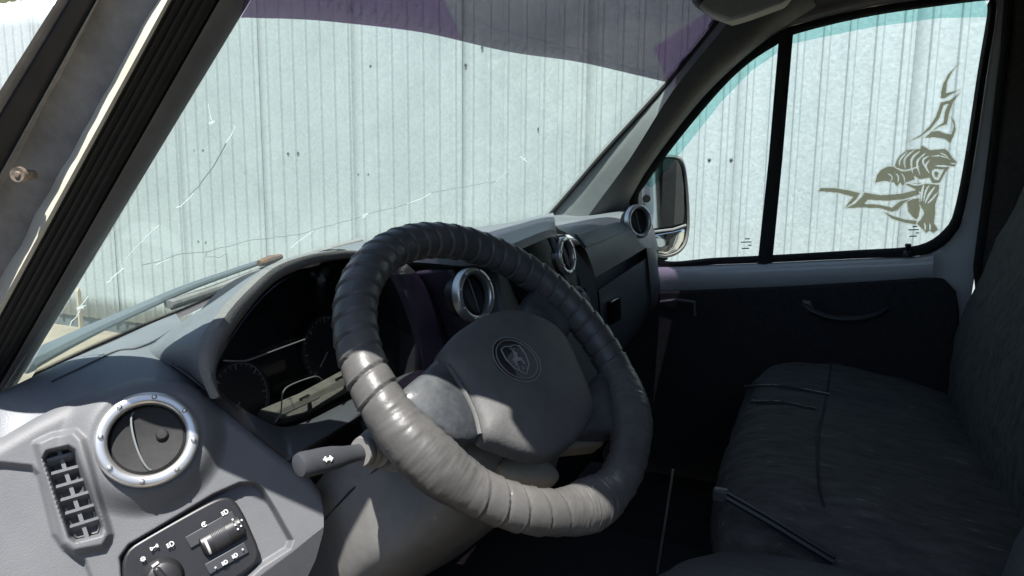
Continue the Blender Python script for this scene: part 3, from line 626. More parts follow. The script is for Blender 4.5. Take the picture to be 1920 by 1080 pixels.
mk('hood_seam', *tube(resample(catmull([PP(*p, -.004) for p in [(322, 684), (350, 702), (400, 742), (470, 797), (545, 856)]], 6), 40), .0022, 8), M['black'], dash)
# cluster
cl = mk('instrument_cluster', *prism([AY(*p, .655) for p in [(385, 640), (440, 560), (560, 505), (700, 480), (840, 560), (880, 760), (640, 850), (520, 880), (385, 800)]], (0, -1, 0), .02), M['gloss_black'], dash)
CY = .640
def gauge(px, py, r_):
    T = frame(AY(px, py, CY), (-.05, -1, .1))
    gg = mk('gauge', *lathe([(r_, 0), (r_, .004), (r_*.97, .005), (r_*.95, .004), (r_*.95, .001), (0, .001)], 48), M['black'], cl, T)
    parts = []
    for k in range(25):
        a = R(225-270*k/24); r0, r1 = r_*(.78 if k % 4 == 0 else .85), r_*.92
        parts.append(ribbon([(r0*math.cos(a), r0*math.sin(a), .0016), (r1*math.cos(a), r1*math.sin(a), .0016)], (0, 0, 1), .0016 if k % 4 == 0 else .0008))
    parts.append(ribbon([(r_*.93*math.cos(R(a)), r_*.93*math.sin(R(a)), .0016) for a in np.linspace(225, -45, 40)], (0, 0, 1), .0007))
    o = link('gauge_scale', mesh('gauge_scale', *join(*parts), M['faint']), gg, T)
    link('needle', mesh('needle', *box((-.2*r_, -.25*r_, .003), (.5*r_, .002, .001), np.array([[.7, -.7, 0], [.7, .7, 0], [0, 0, 1]])), M['faint']), gg, T)
gauge(447, 748, .047); gauge(612, 655, .05); gauge(745, 600, .045)
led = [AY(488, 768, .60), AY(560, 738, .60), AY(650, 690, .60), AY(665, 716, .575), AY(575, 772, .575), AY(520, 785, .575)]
mk('reflection_ledge', *prism(led, (0, -.5, .86), .012), M['lens_reflection'], dash)  # beige slab in place of the column cover's reflection in the lens
for px, py in [(578, 742), (645, 705)]:
    mk('trip_button', *tube([AY(px, py, .575), AY(px-14, py+7, .556)], .0022, 8), M['gloss_black'], cl)
lens_o = [AY(*p, .575) for p in [(408, 735), (412, 676), (445, 618), (492, 558), (535, 524), (590, 503), (660, 492), (712, 500), (760, 560), (790, 660), (794, 720), (700, 765), (560, 835)]]
mk('lens', *prism(resample(catmull(lens_o, 5, True), 60, True), (0, -1, .15), .002), M['lens'], cl)
mk('lens_sheen_edge', *tube(catmull([AY(*p, .57) for p in [(420, 676), (455, 677), (475, 672), (520, 655), (572, 636)]], 6), .0009, 6), M['lens_sheen_edge'], cl)  # sheen on the lens drawn as a pale line
mk('lens_sheen_edge', *tube(catmull([AY(*p, .57) for p in [(517, 792), (527, 770), (530, 738), (545, 722), (590, 706), (603, 712)]], 6), .0009, 6), M['lens_sheen_edge'], cl)
# lower lip of the cluster and the lower dash
lipa = [PP(404, 742, .002), PP(470, 798, .002), PP(540, 852, .002)]+[AY(*p) for p in [(575, 838, .51), (640, 800, .51), (720, 752, .52), (800, 700, .53), (870, 690, .54)]]
lipb = [AY(*p) for p in [(412, 735, .57), (470, 775, .57), (525, 800, .565), (575, 790, .565), (640, 758, .565), (720, 720, .565), (790, 690, .57), (860, 680, .57)]]
lipc = [p+np.array([0, .06, -.05]) for p in lipa]
lipa, lipb, lipc = [catmull(x, 6) for x in (lipa, lipb, lipc)]
mk('cluster_lip', *loft([lipb, [a*.6+b*.4+np.array([0, 0, .006]) for a, b in zip(lipa, lipb)], lipa, lipc]), M['plastic_dark'], dash, sharp=60)
mk('knee_panel', *box((-.15, .62, 1.16), (.72, .04, .42)), M['black'], dash, bevel=.02)
mk('knee_panel', *box((.42, .52, 1.12), (.74, .04, .36)), M['black'], dash, bevel=.02)
# centre: dash pad top, cheek coloured by film light, console
cheek = [AY(*p) for p in [(775, 512, .545), (800, 505, .53), (850, 500, .50), (868, 560, .48), (905, 620, .47), (935, 700, .47), (860, 720, .53), (842, 640, .54), (815, 570, .545)]]
mk('cheek_panel', *prism(cheek, (-.3, -.9, .2), .03), M['film_lit'], dash, bevel=.006, seg=3)
ck2 = [AY(*p) for p in [(848, 500, .495), (950, 500, .47), (985, 560, .455), (990, 640, .455), (905, 660, .468), (880, 600, .475)]]
mk('vent_surround', *prism(ck2, (-.3, -.93, .2), .04), M['film_lit'], dash, bevel=.008, seg=3)
# centre top pad between windscreen and console brow
brow = [AY(*p) for p in [(700, 470, .60), (800, 478, .53), (880, 482, .46), (945, 463, .425), (1000, 441, .42), (1030, 431, .42), (1044, 436, .425)]]
padb = [WS(*p, -.012) for p in [(560, 492), (680, 455), (790, 440), (880, 431), (940, 424), (1000, 411), (1035, 402)]]
brow, padb = catmull(brow, 6), catmull(padb, 6)
rows = []
for t in np.linspace(0, 1, 10): rows.append([a*(1-t)+b*t+np.array([0, 0, .014*math.sin(math.pi*min(1, t*1.2))**.8 if t < .83 else .014*math.sin(math.pi*.83*1.2)**.8*0]) for a, b in zip(padb, brow)])
rows.append([p+np.array([0, -.004, -.012]) for p in brow])
mk('centre_pad', *loft(rows), M['plastic_top'], dash, sharp=60)
def CN(px, py, off=0.0): return PL(px, py, (-.16, -.97, .17), (-.16*-.05-.97*.42+.17*1.53)+off)
CNn = nrm((-.16, -.97, .17))
con = [CN(*p) for p in [(925, 480), (945, 464), (1029, 433), (1042, 438), (1052, 455), (1072, 500), (1092, 560), (1122, 640), (1150, 720), (1020, 720), (960, 700)]]
co = mk('centre_console', *prism(con, CNn, .20), M['plastic_mid'], dash, bevel=.004, seg=3)
scr_ = [CN(*p, .0015) for p in [(940, 488), (948, 476), (1026, 446), (1032, 448), (1061, 525), (1058, 530), (1000, 556), (975, 572)]]
mk('radio_bay', *prism(scr_, CNn, .004), M['gloss_black'], co)
vr = [CN(*p, .0015) for p in [(1037, 440), (1046, 442), (1060, 470), (1082, 520), (1083, 536), (1074, 540), (1066, 532), (1046, 480)]]
mk('vent_recess', *prism(vr, CNn, .004), M['black'], co)
vent(CN(1060, 480, .002), (-.06, -.985, .17), .80, R(5), turn=.3)
mk('screen_bezel', *tube([CN(*p, .003) for p in [(944, 468), (1028, 438), (1036, 452), (1064, 528), (1010, 552)]], .0042, 8), M['plastic_mid'], co)
tri = [CN(*p, .0015) for p in [(1088, 550), (1097, 540), (1112, 580), (1108, 584)]]
mk('storage_slot', *prism(tri, CNn, .004), M['gloss_black'], co)
for px, py, r_ in [(1083, 572, .034), (1010, 610, .03)]:
    T = frame(CN(px, py, .004), CNn)
    dl = mk('climate_dial', *lathe([(r_, -.004), (r_, .003), (r_*.94, .005), (r_*.82, .005), (r_*.8, .001), (r_*.66, .001), (r_*.64, .014), (r_*.55, .017), (0, .017)], 40), M['plastic_mid'], co, T)
mk('console_side', *prism([CN(*p, .012) for p in [(1098, 596), (1112, 592), (1136, 650), (1142, 668), (1130, 664)]], CNn, .03), M['black'], co, bevel=.003)
# passenger side: profile from glass to knee at both ends
def prof(ps): return [AY(p[0], p[1], p[2]) for p in ps]
pl = [WS(1026, 405, -.012)]+prof([(1036, 416, .62), (1046, 428, .50), (1062, 437, .455), (1096, 465, .425), (1117, 521, .415)])
pr = [WS(1185, 381, -.05)]+prof([(1172, 389, .56), (1166, 396, .50), (1165, 414, .46), (1182, 432, .405), (1212, 464, .392)])
pe = [AY(1196, 384, .55), AY(1207, 388, .49), AY(1214, 396, .455), AY(1221, 410, .43), AY(1228, 440, .405), AY(1232, 470, .395)]
pf = [p+np.array([.02, .10, -.01]) for p in pe]
def blend(a, b, t): return [x*(1-t)+y*t for x, y in zip(a, b)]
cols = [blend(pl, pr, t) for t in np.linspace(0, 1, 12)]
rr_ = [catmull(c_, 6) for c_ in cols+[blend(pr, pe, .55), pe, pf]]
rr_ = list(map(list, zip(*rr_)))
rr_ = [catmull(r_, 3) for r_ in rr_]
mk('passenger_pad', *loft(rr_[:15]), M['plastic_top'], dash, sharp=50)
mk('passenger_face', *loft(rr_[14:]), M['plastic_mid'], dash, sharp=50)
# passenger lower face with the recess and the glovebox lid
low_l = prof([(1117, 521, .415), (1117.5, 523, .45), (1121, 543, .45), (1121, 545, .42), (1126, 620, .43), (1160, 665, .47)])
low_r = prof([(1212, 464, .392), (1212, 466, .43), (1216, 480, .43), (1216, 481, .398), (1221, 560, .405), (1215, 600, .45)])
rows = list(map(list, zip(*[blend(low_l, low_r, t) for t in np.linspace(0, 1, 14)])))
mk('glovebox_face', *loft(rows), M['plastic_mid'], dash, sharp=30)
endl = prof([(1212, 464, .392), (1214, 480, .394), (1221, 560, .402), (1215, 602, .45)])
endm = prof([(1231, 466, .395), (1234, 500, .395), (1238, 545, .402), (1228, 590, .45)])
endr = [p+np.array([.02, .12, 0]) for p in endm]
mk('dash_end_cap', *loft([[p for p in catmull(endl, 5)], [a*.5+b*.5+np.array([0, -.006, 0]) for a, b in zip(catmull(endl, 5), catmull(endm, 5))], catmull(endm, 5), catmull(endr, 5)]), M['plastic_mid'], dash, sharp=70)
lf = prof([(1060, 440, .455), (1117, 521, .415), (1126, 620, .43), (1126, 690, .47)]); lf2 = [p+np.array([-.04, .02, 0]) for p in lf]
mk('glovebox_cheek', *loft([lf, lf2]), M['plastic_mid'], dash)
lid = [AY(*p) for p in [(1079, 441, .442), (1157, 418, .437), (1172, 419, .43), (1176, 424, .424), (1168, 435, .412), (1097, 464, .420)]]
ln_ = nrm(np.cross(lid[1]-lid[0], lid[5]-lid[0])); ln_ = ln_ if ln_[1] < 0 else -ln_
mk('upper_lid', *prism([p+ln_*.004 for p in lid], ln_, .008), M['plastic_mid'], dash, bevel=.002)
mk('lid_gap', *tube([p+ln_*.001 for p in lid]+[lid[0]+ln_*.001], .0018, 6), M['black'], dash)
hl = [AY(*p, .408) for p in [(1146, 566), (1164, 556), (1165, 598), (1148, 610)]]
mk('glovebox_latch', *prism(hl, (-.1, -1, 0), .01), M['gloss_black'], dash, bevel=.002)
mk('glovebox_gap', *tube([AY(1122, 548, .418), AY(1127, 622, .428)], .0016, 6), M['black'], dash)
mk('glovebox_gap', *tube([AY(1217, 484, .396), AY(1222, 560, .402)], .0016, 6), M['black'], dash)

# ================================================================== STEERING COLUMN AND STALK
colm = thing('steering_column', 'dusty grey steering column shroud under the wheel, sun patches on it', 'steering column', tuple(WC-WN*.2))
def sect(off, w, h, dy=0.0, n=56):
    c = WC-WN*off+WV*dy; return [c+WU*w*np.sign(math.cos(a))*abs(math.cos(a))**.42+WV*h*np.sign(math.sin(a))*abs(math.sin(a))**.42 for a in np.linspace(0, 2*math.pi, n, endpoint=False)]
mk('shroud', *loft([sect(.04, .05, .035, -.02), sect(.05, .075, .055, -.03), sect(.075, .10, .07, -.038), sect(.11, .130, .076, -.045), sect(.15, .150, .08, -.05), sect(.22, .154, .082, -.05), sect(.36, .15, .08, -.05)], True, True), M['column'], colm, sharp=60)
mk('shroud_seam', *tube([WC-WN*o_+WU*-w_+WV*-.03 for o_, w_ in [(.08, .105), (.12, .1365), (.17, .1525), (.3, .1535)]], .0012, 6), M['black'], colm)
mk('ignition_barrel', *lathe([(0, .02), (.012, .02), (.016, .016), (.016, -.01)], 24), M['black'], colm, frame(WP(960, 880, -.09), nrm(WN*.4+WU*.9)))
kb = [WP(*p, -.07) for p in [(925, 880), (940, 862), (975, 855), (1010, 868), (1040, 895), (1030, 915), (960, 912), (935, 900)]]
mk('column_knob', *dome(resample(catmull(kb, 4, True), 28, True), WN, .02, back=.03), mat('beige_plastic', (.34, .30, .22), .6, nscale=40, nvar=.2, col2=(.42, .37, .28)), colm)
stk = thing('indicator_stalk', 'dark grey indicator stalk with white arrow symbol reaching out left of the wheel', 'stalk', tuple(WP(690, 850, -.05)))
s0, s1 = WP(700, 842, -.055), WP(560, 873, -.035)
ax_ = nrm(s1-s0); L0 = np.linalg.norm(s1-s0)
path = [s0+ax_*L0*t for t in (0, .25, .4, .55, .7, .9, .98, 1.0)]
mk('lever', *tube(path, [.0095, .0085, .0095, .0118, .0125, .012, .010, .005], 20, True, .72, WN), M['plastic_dark'], stk, sharp=50)
mk('lever_tip', *tube([s0+ax_*L0*t for t in (.86, .95, 1.0, 1.015)], [.0124, .0123, .0105, .005], 20, True, .74, WN), M['plastic_dark'], stk, sharp=50)
for k in range(3):
    c = s0+ax_*L0*(-.03+.09*k); mk('boot_ring', *tube([c-ax_*.004, c, c+ax_*.004], [.017-.0015*k, .0195-.002*k, .017-.0015*k], 22, True), M['column'], stk, sharp=60)
mk('boot_cone', *tube([s0-ax_*.05, s0-ax_*.01], [.034, .022], 22), M['column'], stk)
vN = nrm(CAM-s1); vN = nrm(vN-ax_*(vN@ax_)); vS = np.cross(vN, ax_); cI = s0+ax_*L0*.73+vN*.0108
def arrow(sg):
    q = [(0, .0013), (.002, .0013), (.002, .0029), (.0052, 0), (.002, -.0029), (.002, -.0013), (0, -.0013)]
    return prism([cI+ax_*sg*(x+.0006)+vS*y for x, y in q][::int(sg)], vN, .0015)
mk('arrow_symbol', *arrow(1), M['print'], stk); mk('arrow_symbol', *arrow(-1), M['print'], stk)

# ================================================================== STEERING WHEEL
whl = thing('steering_wheel', 'steering wheel in a wrapped leather cover, half in sun and half in shade', 'steering wheel', tuple(WC))
RR, NT, NP = .190, 1368, 26
def rim_point(th, ph):
    # theta: angle round the wheel in picture sense (u right, v up-slope)
    d = math.degrees(th) % 360
    def bumpw(c, w): x = abs((d-c+180) % 360-180)/w; return max(0, 1-x*x)**1.5 if x < 1 else 0
    smooth = max(bumpw(203, 23), bumpw(266, 17), bumpw(322, 24)); sm = min(1, smooth*2.2)
    wraps = 52; f = (wraps*th/(2*math.pi)-.30*math.cos(ph)+.12*noise.noise((th*5, 3, 1))) % 1.0
    q = min(f, 1-f)
    saw = .0013*(1-(2*f-1)**4)+.0014*f-.0012*math.exp(-(q/.05)**2)+.0012*math.exp(-((f-.92)/.05)**2)
    r = .0212+(1-sm)*saw+.0072*smooth
    wr = sm*(.0009*noise.noise((th*26, ph*2.2, 1.7))+.0004*noise.noise((th*60, ph*5, 4.2)))
    if bumpw(266, 17) > 0: wr += bumpw(266, 17)*.0020*(abs(noise.noise((th*75, ph*1.3, 9)))-.2)
    r += wr
    c = WC+RR*(WU*math.cos(th)+WV*math.sin(th)); e = WU*math.cos(th)+WV*math.sin(th)
    return c+r*(e*math.cos(ph)+WN*math.sin(ph))
rows = [[rim_point(2*math.pi*i/NT, 2*math.pi*j/NP) for j in range(NP)] for i in range(NT+1)]
mk('rim_cover', *loft(rows, True), M['leather'], whl, sharp=80)
# hub pad
pad = [(822, 672), (850, 630), (900, 598), (945, 586), (985, 590), (1030, 610), (1058, 640), (1082, 690), (1104, 745), (1108, 778), (1092, 812), (1062, 842), (1030, 857), (990, 855), (940, 838), (905, 822), (893, 790), (870, 740), (845, 705)]
padp = resample(catmull([WP(*p, .005) for p in pad], 6, True), 90, True)
hub = mk('hub_pad', *dome(padp, WN, .024, 8, inset=.85, back=.014, power=.8), M['padskin'], whl, sharp=60)
seam = catmull([WP(*p, .0115) for p in [(838, 684), (868, 730), (890, 775), (900, 815)]], 6)
mk('stitch_seam', *tube(seam, .0028, 8), M['padskin'], whl)
sleft = [(745, 745), (785, 705), (822, 676), (850, 700), (878, 745), (898, 800), (898, 826), (860, 832), (820, 815), (770, 780)]
mk('spoke_cover', *dome(resample(catmull([WP(*p, -.006) for p in sleft], 5, True), 50, True), WN, .018, 6, inset=.8, back=.02, power=.8), M['spoke'], whl, sharp=60)
sright = [(1090, 742), (1125, 700), (1165, 720), (1170, 800), (1130, 812), (1085, 800)]
mk('spoke_cover', *dome(resample(catmull([WP(*p, -.012) for p in sright], 5, True), 40, True), WN, .014, 6, inset=.8, back=.02, power=.8), M['spoke'], whl, sharp=60)
stop = [(985, 596), (1000, 540), (1040, 545), (1070, 600), (1050, 640)]
mk('spoke_cover', *dome(resample(catmull([WP(*p, -.016) for p in stop], 5, True), 40, True), WN, .014, 6, inset=.8, back=.02, power=.8), M['spoke'], whl, sharp=60)
mk('hub_back', *prism([WP(*p, -.035) for p in [(860, 700), (960, 630), (1060, 690), (1090, 800), (1140, 812), (1135, 832), (1060, 838), (980, 830), (900, 800)]], WN, .03), mat('tan_back', (.20, .165, .125), .6, nscale=30, nvar=.2, col2=(.27, .23, .18)), whl, bevel=.005)
# emblem: oval ring, shield, deer, letters
ec = WP(969, 674, .0285); eu = nrm(WU+WV*-.05); ev = np.cross(WN, eu)
EP = lambda x, y, h=0.0: ec+eu*x*1.42+ev*y*1.42+WN*h
em = mk('emblem', *dome([EP(.024*math.cos(a), .0215*math.sin(a), -.002) for a in np.linspace(0, 2*math.pi, 48, endpoint=False)], WN, .002, 3, .4, .006), M['black'], whl, sharp=50)
for s_ in (1.0, .86):
    loop = [EP(.024*s_*math.cos(a), .0215*s_*math.sin(a), .0008) for a in np.linspace(0, 2*math.pi, 49)]
    mk('emblem_ring', *tube(loop, .0007, 6), M['column'], em)
sh = [EP(*p, .001) for p in [(-.011, .011), (-.006, .013), (0, .0125), (.006, .013), (.011, .011), (.012, .002), (.009, -.007), (0, -.0145), (-.009, -.007), (-.012, .002), (-.011, .011)]]
grey = mat('emblem_grey', (.30, .31, .31), .4, .3)
mk('shield', *tube(sh, .0007, 6), grey, em)
deer = [(-.005, -.006), (-.0055, .001), (-.002, .002), (0, .0065), (.001, .009), (.002, .0065), (.004, .0055), (.002, .004), (.0015, .001), (.005, .0005), (.0055, -.006), (.004, -.006), (.0035, -.002), (-.003, -.002), (-.0038, -.006)]
mk('deer', *prism([EP(x*.95, y*.95, .0018) for x, y in deer], WN, .0015), grey, em)
for st_ in ([(.0, .008), (-.002, .011)], [(.0012, .009), (.001, .012)], [(.002, .0085), (.004, .0105)]): mk('antler', *ribbon([EP(x, y, .0012) for x, y in st_], WN, .0008), grey, em)
let = {'Г': [[(0, 0), (0, 4), (2.4, 4)]], 'А': [[(0, 0), (1.3, 4), (2.6, 0)], [(.6, 1.4), (2, 1.4)]], 'З': [[(0, 3.6), (1.2, 4), (2.3, 3.2), (1.1, 2.1), (2.4, 1), (1.2, 0), (0, .4)]]}
for i, ch in enumerate('ГАЗ'):
    mk('letter', *join(*[ribbon([EP(-.0052+i*.0037+x*.00095, -.0108+y*.0009, .0016) for x, y in q], WN, .0006) for q in let[ch]]), grey, em)

# ================================================================== PASSENGER DOOR
door = thing('passenger_door', 'closed white passenger door with black card, two windows and a tiger sticker', 'van door', tuple(DR(1500, 900)))
inn = [(1233, 498), (1340, 496), (1447, 492), (1600, 485), (1720, 480), (1762, 466), (1790, 440), (1806, 405), (1826, 300), (1850, 140), (1868, 20), (1862, -10), (1840, -14), (1640, 12), (1488, 48), (1455, 64), (1400, 98), (1340, 152), (1250, 262), (1192, 345), (1180, 372), (1192, 430)]
out = [(1210, 620), (1340, 900), (1447, 900), (1600, 900), (1740, 900), (1800, 720), (1822, 560), (1836, 470), (1862, 300), (1884, 140), (1896, 20), (1900, -40), (1840, -60), (1640, -30), (1488, 22), (1440, 40), (1380, 74), (1318, 132), (1226, 250), (1172, 330), (1150, 372), (1150, 450)]
li, lo_ = [DR(*p) for p in inn], [DR(*p) for p in out]
V, F = loft([lo_, li], True)
mk('door_shell', V, F, M['white'], door, solid=.05, off=1, bevel=.008, seg=3)
band = []
for d, (dyp, ofs) in enumerate([(498, .004), (500, -.014), (506, -.026), (518, -.030), (532, -.024), (545, -.008), (552, .004)]):
    band.append([DR(x, dyp+y0, ofs) for x, y0 in [(1215, 2), (1340, -2), (1447, -6), (1600, -13), (1700, -17), (1750, -21)]])
mk('window_sill', *loft([catmull(b, 5) for b in band]), M['white'], door, sharp=80)
rub = []
glass_in = [(1238, 487), (1340, 483), (1447, 478), (1600, 469), (1700, 463), (1742, 452), (1772, 428), (1788, 398), (1808, 300), (1832, 140), (1851, 24), (1848, 6), (1838, 2), (1640, 29), (1492, 64), (1457, 84), (1405, 118), (1350, 170), (1268, 268), (1208, 350), (1197, 372), (1208, 430)]
gi = [DR(*p, -.004) for p in glass_in]
rows = [resample(catmull(q, 5, True), 150, True) for q in ([DR(*p, .0) for p in inn], [DR(*p, -.010) for p in inn], [DR(a[0]*.4+b[0]*.6, a[1]*.4+b[1]*.6, -.013) for a, b in zip(inn, glass_in)], gi, [DR(*p, .012) for p in glass_in])]
mk('window_seal', *loft(rows, True), M['rubber'], door, sharp=70)
def pane(ps, nm, lab):
    o = mk(nm, *prism([DR(*p, .006) for p in ps], (-1, 0, -.1), .004), M['dglass'], door); o['label'] = lab; return o
p1 = pane([(1190, 380), (1205, 345), (1268, 262), (1350, 164), (1405, 112), (1462, 76), (1424, 490), (1225, 495), (1195, 430)], 'window_pane', 'small fixed quarter pane beside the mirror')
p2 = pane([(1486, 60), (1640, 22), (1842, -4), (1858, 6), (1836, 150), (1795, 390), (1775, 435), (1740, 460), (1690, 472), (1443, 484)], 'window_pane', 'large main pane with a tiger sticker')
mk('window_bar', *loft([[DR(x, 40, -.002), DR(x, 300, -.002), DR(x, 496, -.002)] for x in (0,)] and [
    [DR(1461, 62, .004), DR(1441, 300, .004), DR(1420, 497, .004)], [DR(1461, 62, -.014), DR(1441, 300, -.014), DR(1420, 497, -.014)],
    [DR(1472, 60, -.018), DR(1454, 300, -.018), DR(1433, 496, -.018)], [DR(1488, 55, -.012), DR(1467, 300, -.012), DR(1448, 494, -.012)], [DR(1488, 55, .004), DR(1467, 300, .004), DR(1448, 494, .004)]]), M['rubber'], door, sharp=40)
mk('tint_band', *prism([DR(*p, .004) for p in [(1484, 60), (1640, 26), (1846, 0), (1854, 14), (1850, 32), (1760, 34), (1640, 50), (1560, 66), (1484, 82)]], (-1, 0, -.1), .0008), M['teal'], p2)
mk('tint_band', *prism([DR(*p, .004) for p in [(1210, 346), (1268, 266), (1350, 166), (1405, 114), (1460, 78), (1457, 100), (1410, 132), (1355, 188), (1280, 282), (1222, 352)]], (-1, 0, -.1), .0008), M['teal'], p1)
# tiger sticker: flat film shapes on the pane
def S(x, y): return (1500+x/2.842, 100+y/2.842)
def sticker(polys, m, off, name, par):
    parts = [([DR(*S(*p), off) for p in q], [tuple(range(len(q)))]) for q in polys]
    o = mk(name, *join(*parts), m, par); return o
def grow(q, k):
    c = np.mean(np.array(q, float), axis=0); return [tuple(np.array(p)+k*nrm(np.array(p)-c)) for p in q]
K1 = [[(850, 52), (815, 92), (785, 150), (778, 212), (810, 206), (852, 193), (800, 222), (770, 240), (750, 238), (752, 205), (762, 165), (790, 112)],
      [(575, 473), (640, 437), (690, 390), (725, 335), (750, 262), (800, 250), (853, 208), (815, 262), (795, 320), (782, 378), (740, 392), (700, 420), (722, 398), (765, 368), (772, 310), (792, 268), (765, 276), (742, 345), (695, 405), (640, 445)],
      [(664, 450), (702, 416), (742, 414), (775, 428), (808, 432), (820, 385), (804, 338), (824, 362), (830, 408), (816, 448), (800, 478), (772, 456), (720, 448)],
      [(98, 735), (110, 718), (180, 718), (260, 730), (320, 745), (300, 778), (275, 800), (240, 823), (262, 790), (285, 765), (200, 742), (130, 737)],
      [(245, 825), (295, 800), (330, 765), (345, 742), (430, 756), (540, 748), (630, 726), (638, 752), (560, 776), (470, 786), (362, 780), (342, 802), (420, 806), (490, 822), (530, 790), (590, 774), (552, 800), (520, 836), (490, 845), (430, 826), (330, 822)],
      [(570, 790), (600, 776), (634, 772), (640, 830), (632, 870), (622, 885), (600, 872), (576, 842)],
      [(445, 845), (500, 868), (560, 886), (622, 893), (618, 912), (560, 903), (490, 882)]]
body = [(505, 600), (515, 570), (532, 545), (570, 515), (640, 510), (648, 490), (668, 500), (690, 515), (740, 512), (772, 508), (792, 525), (812, 555), (836, 580), (826, 602), (800, 606), (778, 630), (745, 690), (705, 692), (690, 662), (640, 672), (612, 655), (560, 618), (525, 606)]
paw = [(400, 690), (410, 650), (430, 622), (462, 605), (530, 602), (575, 618), (606, 650), (612, 672), (560, 690), (548, 706), (535, 690), (515, 708), (500, 688), (450, 680)]
leg = [(560, 697), (640, 690), (700, 697), (742, 700), (738, 755), (722, 800), (720, 860), (714, 905), (736, 940), (712, 958), (690, 945), (672, 958), (650, 935), (622, 905), (648, 880), (656, 845), (636, 800), (642, 740)]
def stripe(a, b, c, w):
    P = catmull([np.array(a, float), np.array(b, float), np.array(c, float)], 5); L1, L2 = [], []
    for i, p in enumerate(P):
        t = nrm(P[min(i+1, len(P)-1)]-P[max(i-1, 0)]); s_ = np.array([-t[1], t[0]]); ww = w*math.sin(math.pi*(i+.4)/(len(P)-.2)); L1.append(tuple(p+s_*ww)); L2.append(tuple(p-s_*ww))
    return L1+L2[::-1]
SL = [stripe((610, 515), (560, 560), (560, 615), 6), stripe((640, 520), (595, 565), (600, 640), 6), stripe((670, 530), (625, 580), (640, 650), 6), stripe((575, 520), (535, 565), (530, 600), 5),
      stripe((690, 545), (655, 570), (668, 610), 5), stripe((690, 570), (670, 600), (690, 640), 5), stripe((720, 600), (760, 600), (810, 605), 5), stripe((700, 550), (740, 545), (790, 560), 3),
      stripe((740, 530), (770, 540), (800, 570), 3), stripe((660, 700), (650, 740), (645, 790), 6), stripe((690, 700), (668, 740), (660, 790), 5), stripe((720, 710), (690, 750), (665, 800), 6),
      stripe((735, 740), (705, 775), (680, 800), 5), stripe((570, 690), (620, 700), (680, 690), 5), stripe((480, 690), (490, 660), (470, 640), 4), stripe((520, 692), (525, 660), (510, 640), 4), stripe((556, 690), (555, 662), (540, 640), 4),
      stripe((660, 900), (668, 925), (664, 945), 4), stripe((690, 905), (694, 925), (690, 945), 4), stripe((630, 810), (655, 850), (630, 890), 6), stripe((640, 600), (560, 625), (500, 605), 5), stripe((800, 585), (820, 588), (832, 584), 3)]
mouth = [(702, 625), (722, 615), (750, 620), (768, 618), (752, 650), (738, 676), (716, 672), (704, 650)]
holes = SL+[mouth]; extra = [[(715, 634), (728, 628), (740, 640), (730, 662), (718, 658)], [(735, 538), (752, 534), (760, 542), (746, 546)]]
CS = 2.6; gx, gy = np.meshgrid(np.arange(85, 860, CS), np.arange(38, 975, CS))
def inside(polys, off=0.0): return np.min([poly_sd(gx, gy, q) for q in polys], axis=0) < off
tig = (inside([body, paw, leg]) & ~inside(holes)) | inside(extra); tri_ = inside(K1); halo = inside(K1+[body, paw, leg], 8) & ~tig & ~tri_
def cells(mask, m, name, par):
    V, F = [], []
    for j in range(mask.shape[0]):
        i = 0
        while i < mask.shape[1]:
            if mask[j, i]:
                k = i
                while k+1 < mask.shape[1] and mask[j, k+1]: k += 1
                x0, x1, y0, y1 = gx[j, i]-CS/2, gx[j, k]+CS/2, gy[j, i]-CS/2, gy[j, i]+CS/2
                n_ = len(V); V += [DR(*S(*p), .0034) for p in ((x0, y0), (x1, y0), (x1, y1), (x0, y1))]; F.append((n_, n_+1, n_+2, n_+3)); i = k
            i += 1
    return link(name, mesh(name, V, F, m, recalc=False), par)
tg = cells(halo, M['pale'], 'tiger_sticker', p2); tg['label'] = 'khaki tiger sticker with tribal flourishes and pale outline'
cells(tri_ & ~tig, M['khaki'], 'tribal_shapes', p2); cells(tig, M['khaki'], 'tiger_shape', p2)
# etched glass marks
def etch(px, py, par):
    parts = []
    for k, (w, dx) in enumerate([(9, 8), (20, 0), (6, 14), (14, 2)]):
        parts.append(ribbon([DR(px+dx, py+6*k, .005), DR(px+dx+w, py+6*k-.4, .005)], (-1, 0, -.1), .0028, .0003))
    mk('glass_mark', *join(*parts), M['crackd'], par)
etch(1389, 448, p1); etch(1703, 425, p2)
# card, handles, lock
card = [(1130, 552), (1205, 548), (1300, 545), (1500, 537), (1700, 524), (1755, 520), (1778, 524), (1792, 540), (1799, 575), (1800, 640), (1790, 950), (1130, 950)]
mk('door_card', *prism([DR(*p, -.026) for p in resample(card, 60, True)], (-1, 0, 0), .022), M['card'], door, bevel=.006, seg=3)
hp = catmull([DR(*p) for p in [(1508, 570, -.030), (1520, 580, -.055), (1555, 594, -.066), (1600, 597, -.066), (1640, 590, -.055), (1660, 578, -.030)]], 5)
mk('pull_handle', *tube(hp, .0085, 12, True, .7), M['plastic_dark'], door)
mk('pull_handle_cap', *dome(resample([DR(*p, -.03) for p in [(1504, 562), (1520, 564), (1528, 582), (1512, 586)]], 16, True), (-1, 0, 0), .01), M['plastic_mid'], door)
hr = [DR(*p, -.028) for p in [(1236, 566), (1290, 562), (1304, 568), (1305, 594), (1290, 598), (1284, 584), (1240, 584)]]
hd2 = mk('door_handle', *prism(hr, (-1, 0, 0), .006), M['black'], door, bevel=.003)
mk('handle_lever', *tube([DR(1238, 566, -.034), DR(1270, 562, -.04), DR(1302, 566, -.04), DR(1303, 592, -.036)], .0042, 8), M['plastic_mid'], hd2)
mk('lock_button', *lathe([(0, .026), (.006, .025), (.0075, .021), (.005, .016), (.0042, .008), (.009, .006), (.011, 0), (.011, -.006)], 18), M['black'], door, frame(DR(1701, 476, -.016), (-.1, 0, 1)))

